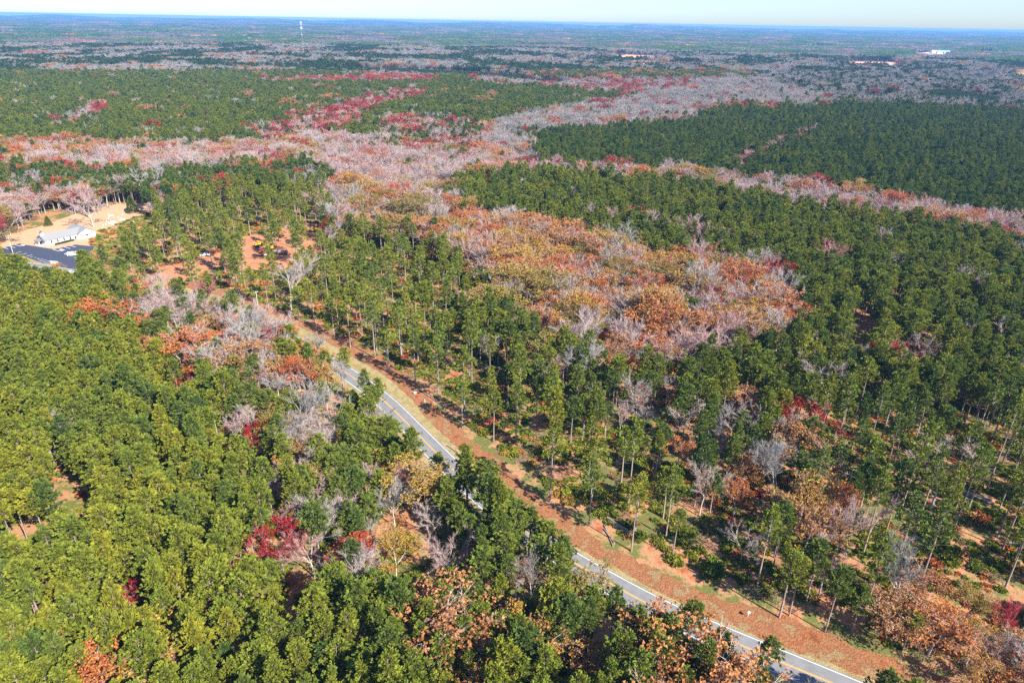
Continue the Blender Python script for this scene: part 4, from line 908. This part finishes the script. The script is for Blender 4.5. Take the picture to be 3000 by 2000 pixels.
# ------------------------------------------------------------------ small things by the road
def gobj(nm, base, label, cat, builder, rz_=0, group=None):
    p = G(*base); o = empty(nm, (p[0], p[1], 0.03), rz_, label=label, cat=cat, group=group); builder(o); return o
def b_mail(o):
    MB().box((0, 0, .55), (.12, .12, 1.1)).obj('post', ['pole'], o); b = MB(); b.box((0, 0, 1.2), (.75, .4, .28)); b.tube((-.375, 0, 1.34), (.375, 0, 1.34), .2, .2, 10); b.obj('box', ['white'], o); MB().box((.1, .23, 1.45), (.18, .03, .14)).obj('flag', ['red'], o)
gobj('mailbox', (2190, 1806), 'white mailbox on a post beside the road at lower right', 'mailbox', b_mail, .6)
def b_can(o):
    b = MB(); b.box((0, 0, .22), (.75, .45, .44), top=.9); b.obj('body', ['red'], o); MB().tube((.2, 0, .44), (.34, 0, .6), .05, .04, 6).obj('spout', ['black'], o); MB().box((-.08, 0, .5), (.34, .06, .06)).obj('handle', ['red'], o)
gobj('fuel_can', (1222, 1163), 'bright red fuel can on the shaded verge', 'fuel can', b_can, .3)
def b_tbox(o):
    MB().box((0, 0, .28), (1.1, .6, .56)).obj('box', ['steel'], o); MB().box((0, 0, .6), (1.14, .64, .07)).obj('lid', ['concrete'], o)
gobj('tool_box', (1216, 1153), 'grey box lying behind the red fuel can', 'box', b_tbox, .4)
def b_mark(o):
    MB().tube((0, 0, 0), (0, 0, 1.5), .08, .08, 8).obj('post', ['white'], o); MB().tube((0, 0, 1.5), (0, 0, 1.62), .09, .02, 8).obj('cap', ['steel'], o)
gobj('marker_post', (1424, 1372), 'white marker post in the shade of the verge', 'marker post', b_mark)
gobj('marker_post', (1245, 1180), 'small white marker post right of the red fuel can', 'marker post', b_mark)

# ------------------------------------------------------------------ church
O = np.array([-265.7, 372.9]); uu = np.array([.55, .835]); uu /= np.linalg.norm(uu); vv = np.array([-uu[1], uu[0]])
church = empty('church', (O[0], O[1], 0), math.atan2(uu[1], uu[0]), label='white single storey church with grey roof and small steeple', cat='church')
# local x runs along the nave from the front, local y across (towards the far side)
NL, NWd, EV, RG = 18.0, 9.6, 3.2, 5.5
def gable_wall(b, x0, x1, y0, y1, ev, rg, axis='x'):
    if axis == 'x':
        ym = (y0 + y1) / 2; v_ = [(x0, y0, 0), (x0, y1, 0), (x0, y1, ev), (x0, ym, rg), (x0, y0, ev), (x1, y0, 0), (x1, y1, 0), (x1, y1, ev), (x1, ym, rg), (x1, y0, ev)]
    else:
        xm = (x0 + x1) / 2; v_ = [(x0, y0, 0), (x1, y0, 0), (x1, y0, ev), (xm, y0, rg), (x0, y0, ev), (x0, y1, 0), (x1, y1, 0), (x1, y1, ev), (xm, y1, rg), (x0, y1, ev)]
    b.add(v_, [(0, 1, 2, 3, 4), (9, 8, 7, 6, 5), (0, 4, 9, 5), (1, 6, 7, 2), (4, 3, 8, 9), (3, 2, 7, 8)])
def gable_roof(b, x0, x1, y0, y1, ev, rg, axis='x', oh=.5, th=.14):
    s_ = (rg - ev) / (((y1 - y0) if axis == 'x' else (x1 - x0)) / 2)
    if axis == 'x':
        ym = (y0 + y1) / 2; x0 -= oh; x1 += oh
        for sg, ye in ((-1, y0 - oh), (1, y1 + oh)):
            ze = rg - s_ * abs(ye - ym); q = [(x0, ym, rg + .04), (x1, ym, rg + .04), (x1, ye, ze + .04), (x0, ye, ze + .04)]
            b.add(q + [(a_, b_, c_ + th) for a_, b_, c_ in q], [(0, 1, 2, 3), (4, 7, 6, 5), (0, 4, 5, 1), (1, 5, 6, 2), (2, 6, 7, 3), (3, 7, 4, 0)])
    else:
        xm = (x0 + x1) / 2; y0 -= oh; y1 += oh
        for xe in (x0 - oh, x1 + oh):
            ze = rg - s_ * abs(xe - xm); q = [(xm, y0, rg + .05), (xm, y1, rg + .05), (xe, y1, ze + .05), (xe, y0, ze + .05)]
            b.add(q + [(a_, b_, c_ + th) for a_, b_, c_ in q], [(0, 1, 2, 3), (4, 7, 6, 5), (0, 4, 5, 1), (1, 5, 6, 2), (2, 6, 7, 3), (3, 7, 4, 0)])
b = MB(); gable_wall(b, 0, NL, 0.5, NWd, EV, RG); b.obj('wall', ['white'], church)
b = MB(); gable_wall(b, NL - .3, NL + 9, -1.0, 13.5, EV, RG + .1, 'y'); b.obj('wall', ['white'], church)
b = MB(); gable_roof(b, 0, NL + 4.4, .5, NWd, EV, RG); b.obj('roof', ['roof'], church)
b = MB(); gable_roof(b, NL - .3, NL + 9, -1.0, 13.5, EV, RG + .1, 'y'); b.obj('roof', ['roof'], church)
st_ = MB().box((1.0, 5.05, 5.9), (1.5, 1.5, 1.5)).obj('steeple', ['white'], church)
MB().box((1.0, 5.05, 7.55), (1.55, 1.55, 1.8), top=.04).obj('spire', ['slate'], st_)
MB().tube((1.0, 5.05, 8.4), (1.0, 5.05, 9.2), .06, .04, 6).obj('finial', ['white'], st_)
po = MB().box((-1.3, 5.05, .15), (2.8, 5.4, .3)).obj('porch', ['concrete'], church)
for yy in (2.7, 4.3, 5.8, 7.4): MB().box((-2.4, yy, 1.5), (.3, .3, 2.4)).obj('column', ['white'], po)
b = MB(); b.add([(0, 2.2, 3.3), (0, 7.9, 3.3), (-2.9, 7.9, 2.7), (-2.9, 2.2, 2.7), (0, 2.2, 3.45), (0, 7.9, 3.45), (-2.9, 7.9, 2.85), (-2.9, 2.2, 2.85)], [(3, 2, 1, 0), (4, 5, 6, 7), (0, 1, 5, 4), (1, 2, 6, 5), (2, 3, 7, 6), (3, 0, 4, 7)]); b.obj('porch_roof', ['roof'], po)
b = MB()
for xw in (3.2, 6.6, 10, 13.4):
    w_ = MB().box((xw, .47, 1.7), (.9, .08, 1.6)).obj('window', ['glass'], church)
    MB().box((xw, .42, .86), (1.1, .12, .08)).obj('sill', ['white'], w_)
MB().box((16.2, .46, 1.1), (1.0, .08, 2.1)).obj('door', ['glass'], church)
MB().box((-.04, 5.05, 1.2), (.08, 1.8, 2.2)).obj('door', ['slate'], church)
MB().box((22.2, -1.04, 1.6), (1.2, .08, 1.3)).obj('window', ['glass'], church)
stp = MB()
for i_ in range(4): stp.box((16.6 + i_ * .35, -.2 - i_ * .3, .5 - i_ * .12), (1.6, .32, .12))
stp.obj('steps', ['concrete'], church)
hed = empty('hedge', (O[0] - vv[0] * 1.6 + uu[0] * 9, O[1] - vv[1] * 1.6 + uu[1] * 9, 0), math.atan2(uu[1], uu[0]), label='clipped dark hedge along the church side wall', cat='hedge')
R = np.random.default_rng(9); tb = TB(); m_ = 900; P = np.stack([R.uniform(-5.5, 5.5, m_), R.uniform(-.6, .6, m_), R.uniform(.1, 1.15, m_)], 1); P[:, 1] += .3 * np.sin(P[:, 0] * .4)
fans(tb, R, P, R.normal(size=(m_, 3)) + np.array([0, 0, .5]), np.full(m_, .28), 4, .8); hm = mk('foliage', npmesh('foliage', *tb.arr(), ['needles']), hed); hm['tint'] = .05
# shed, carport, sign, headstones
p = C(1830, 405); sh = empty('garden_shed', (p[0], p[1], 0), .6, label='small white shed behind the church', cat='shed')
b = MB(); gable_wall(b, -1.7, 1.7, -1.5, 1.5, 2.1, 2.9); b.obj('wall', ['white'], sh); b = MB(); gable_roof(b, -1.7, 1.7, -1.5, 1.5, 2.1, 2.9, oh=.2, th=.08); b.obj('roof', ['roof'], sh)
p = C(1680, 1010); cp = empty('church_van', (p[0], p[1], .03), .35, label='white van parked at the right of the church lot', cat='van')
b = MB(); b.box((0, 0, 1.25), (5.2, 2.0, 1.7), top=.93); b.box((2.9, 0, .9), (.9, 1.9, .9), top=.9); b.obj('body', ['white'], cp)
for xx in (-1.7, 1.9):
    for yy in (-.95, .95): MB().tube((xx, yy - .1, .36), (xx, yy + .1, .36), .36, .36, 12).obj('wheel', ['black'], cp)
for yy in (-1.0, 1.0): MB().box((0, yy * .975, 1.6), (4.2, .04, .5)).obj('window', ['glass'], cp)
MB().box((2.52, 0, 1.62), (.06, 1.6, .5)).obj('windscreen', ['glass'], cp)
p = C(1255, 1205); sg_ = empty('church_sign', (p[0], p[1], 0), -.15, label='low pale brick sign wall at the lot entrance', cat='sign')
MB().box((0, 0, .7), (4.4, .5, 1.4)).obj('wall', ['brick'], sg_); MB().box((0, 0, 1.47), (4.6, .6, .14)).obj('cap', ['white'], sg_); MB().box((0, -.28, .85), (2.6, .06, .8)).obj('panel', ['white'], sg_)
GRV = [(325, 631, 3), (333, 632, 2), (360, 630, 2), (318, 643, 1), (313, 650, 1), (331, 650, 3), (325, 654, 4), (338, 651, 2), (361, 643, 4), (352, 646, 2), (318, 655, 2), (310, 658, 1), (333, 658, 3), (342, 655, 2), (303, 662, 2), (300, 671, 1), (392, 652, 2), (320, 637, 1), (347, 638, 1)]
GRV.sort()
for i_, (a, b_, L) in enumerate(GRV):
    p = G(a, b_); o = empty('grave_marker', (p[0], p[1], 0), .25 + .1 * (i_ % 3), label='%s from left among the %s in the cemetery behind the church' % (ORD[i_].replace('leftmost', 'first'), 'pale grave stones'), cat='grave marker', group='grave markers in the cemetery')
    if L >= 3: MB().box((0, 0, .2), (2.4, 1.2, .4)).obj('slab', ['stone'], o); MB().box((-1.1, 0, .75), (.25, 1.3, .7)).obj('headstone', ['stone'], o)
    else: MB().box((0, 0, .1), (.5, 1.0 + .2 * L, .2)).obj('plinth', ['concrete'], o); MB().box((0, 0, .55), (.22, .8 + .2 * L, .7), top=.9).obj('headstone', ['stone'], o)

# ------------------------------------------------------------------ vehicles and machines
def wheel(b, x, y, r_, w_=.3): b.tube((x, y - w_ / 2, r_), (x, y + w_ / 2, r_), r_, r_, 14)
def b_truck(o):   # +x is forward
    b = MB(); b.box((6.6, 0, 1.55), (2.0, 1.25, 1.1), top=.9); b.obj('hood', ['red'], o)
    MB().box((4.9, 0, 2.1), (1.9, 2.3, 2.2), top=.88).obj('cab', ['red'], o)
    MB().box((5.82, 0, 2.6), (.08, 1.9, .7)).obj('windscreen', ['glass'], o)
    for s_ in (-1, 1):
        MB().box((4.9, s_ * 1.1, 2.55), (1.1, .06, .65)).obj('side_window', ['glass'], o)
        MB().box((6.7, s_ * .95, 1.1), (1.5, .55, .35)).obj('fender', ['white'], o)
        MB().tube((3.8, s_ * .9, 1.0), (3.8, s_ * .9, 3.9), .1, .1, 8).obj('exhaust', ['steel'], o)
        MB().tube((2.9, s_ * 1.0, .8), (4.6, s_ * 1.0, .8), .32, .32, 10).obj('fuel_tank', ['white'], o)
    MB().box((0, 0, .95), (9.5, .9, .25)).obj('frame', ['black'], o)
    for x, r_ in ((6.6, .52), (1.8, .52), (.5, .52), (-6.2, .5), (-7.4, .5)):
        for s_ in (-1, 1): b = MB(); wheel(b, x, s_ * 1.0, r_, .4); b.obj('wheel', ['black'], o)
    MB().box((-3.6, 0, 1.25), (9.4, .5, .25)).obj('trailer_frame', ['steel'], o)
    for x in (-7.6, -5.2, -2.4, .6):
        b = MB(); b.box((x, 0, 1.4), (.2, 2.4, .18)); b.box((x, -1.15, 2.1), (.14, .12, 1.6)); b.box((x, 1.15, 2.1), (.14, .12, 1.6)); b.obj('bunk', ['steel'], o)
A, B = G(757, 750), G(842, 746); c = (A + B) / 2; tr_ = math.atan2(A[1] - B[1], A[0] - B[0])
tk = empty('log_truck', (c[0], c[1], .03), tr_, label='red cabbed log truck with bunk trailer in the clay yard', cat='truck'); b_truck(tk)
ll = empty('log_load', (c[0] - math.cos(tr_) * 3.6, c[1] - math.sin(tr_) * 3.6, 1.55), tr_ - math.pi / 2, label='pale logs loaded on the trailer of the red truck', cat='log load')
for i_ in range(11):
    l = mk('log', LOGM[i_ % 5], ll); l.scale = (1, .78, 1); l.location = ((i_ % 4 - 1.5) * .46, random.uniform(-.4, .4), .22 + (i_ // 4) * .4)
def b_loader(o):
    MB().box((0, 0, .7), (4.5, 2.2, .5)).obj('carrier', ['black'], o)
    for x in (-1.5, 1.5):
        for s_ in (-1, 1): b = MB(); wheel(b, x, s_ * 1.1, .55, .4); b.obj('wheel', ['black'], o)
    MB().box((-.4, 0, 1.7), (2.6, 2.2, 1.3), top=.9).obj('engine_housing', ['yellow'], o); cb_ = MB().box((1.2, .6, 2.4), (1.2, 1.0, 1.7), top=.9).obj('cab', ['yellow'], o)
    MB().box((1.82, .6, 2.6), (.05, .8, 1.0)).obj('windscreen', ['glass'], cb_)
    b = MB(); b.tube((.8, -.4, 2.2), (3.0, -.4, 5.4), .24, .2, 6); b.obj('boom', ['yellow'], o); b = MB(); b.tube((3.0, -.4, 5.4), (6.4, -.4, 3.9), .19, .14, 6); b.obj('stick', ['yellow'], o)
    b = MB(); b.tube((6.4, -.4, 3.9), (6.4, -.4, 3.1), .1, .1, 6); b.box((6.1, -.4, 2.6), (.2, .5, 1.1)); b.box((6.7, -.4, 2.6), (.2, .5, 1.1)); b.obj('grapple', ['black'], o)
p = G(792, 732); o = empty('log_loader', (p[0], p[1], .03), 2.7, label='yellow knuckleboom log loader behind the truck trailer', cat='loader'); b_loader(o)
def b_skid(o):
    for x in (-1.6, 1.6):
        for s_ in (-1, 1): b = MB(); wheel(b, x, s_ * 1.25, .85, .65); b.obj('wheel', ['black'], o)
    MB().box((1.5, 0, 1.7), (2.4, 1.5, 1.1), top=.9).obj('hood', ['yellow'], o); cb_ = MB().box((0, 0, 2.3), (1.4, 1.5, 1.8), top=.9).obj('cab', ['yellow'], o)
    for s_ in (-1, 1): MB().box((0, s_ * .73, 2.6), (.9, .05, .8)).obj('window', ['glass'], cb_)
    MB().box((-1.6, 0, 1.4), (2.0, 1.2, .6)).obj('rear_frame', ['yellow'], o); MB().box((3.2, 0, .7), (.25, 2.6, .9)).obj('blade', ['yellow'], o)
    b = MB(); b.tube((-1.5, 0, 1.7), (-2.8, 0, 3.0), .16, .14, 6); b.tube((-2.8, 0, 3.0), (-3.6, 0, 1.6), .12, .1, 6); b.obj('arch', ['yellow'], o); b = MB(); b.box((-3.6, -.5, 1.1), (.5, .16, .9)); b.box((-3.6, .5, 1.1), (.5, .16, .9)); b.obj('grapple', ['black'], o)
for base, rz_, lab in (((917, 680), .3, 'yellow skidder standing alone at the right end of the yard'), ((759, 722), 1.0, 'yellow skidder behind the red truck cab')):
    p = G(*base); o = empty('log_skidder', (p[0], p[1], .03), rz_, label=lab, cat='skidder', group='yellow skidders'); b_skid(o)
def b_pick(o, body='white', bed='black'):
    MB().box((0, 0, .85), (5.4, 1.9, .6), top=.96).obj('body', [body], o); MB().box((.4, 0, 1.45), (2.2, 1.75, .7), top=.8).obj('cab', [body], o)
    MB().box((-1.75, 0, 1.17), (1.7, 1.6, .06)).obj('bed', [bed], o); MB().box((1.5, 0, 1.5), (.06, 1.4, .42)).obj('windscreen', ['glass'], o)
    for x in (-1.7, 1.7):
        for s_ in (-1, 1): b = MB(); wheel(b, x, s_ * .9, .38, .25); b.obj('wheel', ['black'], o)
    for s_ in (-1, 1): MB().box((.4, s_ * .82, 1.5), (1.7, .05, .4)).obj('side_window', ['glass'], o); MB().box((2.7, s_ * .65, .95), (.06, .35, .2)).obj('headlight', ['steel'], o)
for base, rz_, lab, bd_ in (((602, 750), .2, 'white and black pickup parked on the pale end of the clay yard', 'white'), ((207, 803), -.5, 'white pickup on the road below the church lot', 'white')):
    p = G(*base); o = empty('pickup_truck', (p[0], p[1], .04), rz_, label=lab, cat='pickup truck', group='pickups'); b_pick(o, bd_)

# ------------------------------------------------------------------ cell tower and far buildings
p = G(892, 172); tw_ = empty('cell_tower', (p[0], p[1], 0), label='tall slender lattice radio tower with white antennas near the horizon', cat='radio tower')
b = MB()
for i_ in range(3):
    a_ = i_ * 2.094; b.tube((math.cos(a_) * .9, math.sin(a_) * .9, 0), (math.cos(a_) * .9, math.sin(a_) * .9, 106), .16, .16, 5)
for z_ in range(0, 106, 4):
    for i_ in range(3):
        a_, c_ = i_ * 2.094, (i_ + 1) * 2.094; b.tube((math.cos(a_) * .9, math.sin(a_) * .9, z_), (math.cos(c_) * .9, math.sin(c_) * .9, z_ + 4), .07, .07, 3)
b.obj('mast', ['steel'], tw_)
for z_ in (106, 100.5, 91.5, 87.5):
    pf = MB().tube((0, 0, z_), (0, 0, z_ + .3), 2.2, 2.2, 6).obj('antenna_platform', ['steel'], tw_)
    for i_ in range(6):
        a_ = i_ * 1.047; MB().box((math.cos(a_) * 2.6, math.sin(a_) * 2.6, z_ + .6), (.9, .9, 2.6), a_).obj('antenna', ['white'], pf)
dsh = MB().tube((0, -1.4, 70), (0, -2.0, 70), 1.4, 1.4, 10).obj('dish', ['white'], tw_)
def barn(base, L, W_, h, rz_, roofm, label, nm='barn'):
    p = G(*base); o = empty(nm, (p[0], p[1], float(terrain(p[0], p[1]))), rz_, label=label, cat=nm.replace('_', ' '), group='distant farm buildings')
    b = MB(); gable_wall(b, -L / 2, L / 2, -W_ / 2, W_ / 2, h, h + W_ * .22); b.obj('wall', ['white'], o); b = MB(); gable_roof(b, -L / 2, L / 2, -W_ / 2, W_ / 2, h, h + W_ * .22, oh=.6, th=.3); b.obj('roof', [roofm], o)
    MB().box((0, -W_ / 2 - .1, h * .4), (L * .15, .2, h * .8)).obj('door', ['slate'], o)
barn((2738, 156), 45, 22, 9, .2, 'white', 'white roofed barn on the far ridge at right, left one')
barn((2762, 158), 60, 28, 11, -.3, 'blue', 'large white and blue barn on the far ridge at right')
barn((2940, 186), 34, 14, 6, .4, 'blue', 'small blue roofed barn near the right edge')
barn((2978, 186), 46, 18, 7, .1, 'blue', 'long blue roofed barn at the right edge')
barn((2710, 202), 12, 8, 4, .3, 'white', 'tiny white farmhouse between grey trees', 'farmhouse')
barn((2650, 160), 18, 9, 5, .3, 'white', 'tiny white house left of the far barns', 'farmhouse')
barn((2562, 203), 60, 12, 4, .05, 'roof', 'long low chicken house below the pink field at right')
barn((2270, 146), 26, 10, 4, .1, 'white', 'small white house far off above the bare woods', 'farmhouse')

# ------------------------------------------------------------------ haze
zlo = -75; b = MB(); b.box((0, 11800, (zlo + 124) / 2), (56000, 26000, 124 - zlo)); hz = b.obj('haze', ['white'], kind='stuff', label='pale blue haze in the air towards the horizon')
m_, n_, o_ = mat('haze_air'); pv = N(n_, 'ShaderNodeVolumePrincipled'); pv.inputs['Density'].default_value = 6.5e-5; pv.inputs['Color'].default_value = (.20, .48, .95, 1); pv.inputs['Anisotropy'].default_value = 0
n_.links.new(pv.outputs[0], o_.inputs['Volume']); hz.data.materials.clear(); hz.data.materials.append(m_)
print('TREES', n, 'single', int(single.sum()), 'far', len(fx), 'objects', len(bpy.data.objects), 'longest', max(len(e[0]['label'].split()) for e in IND), 'zmin', min(v[2] for v in gv), 'zmax', max(v[2] for v in gv))
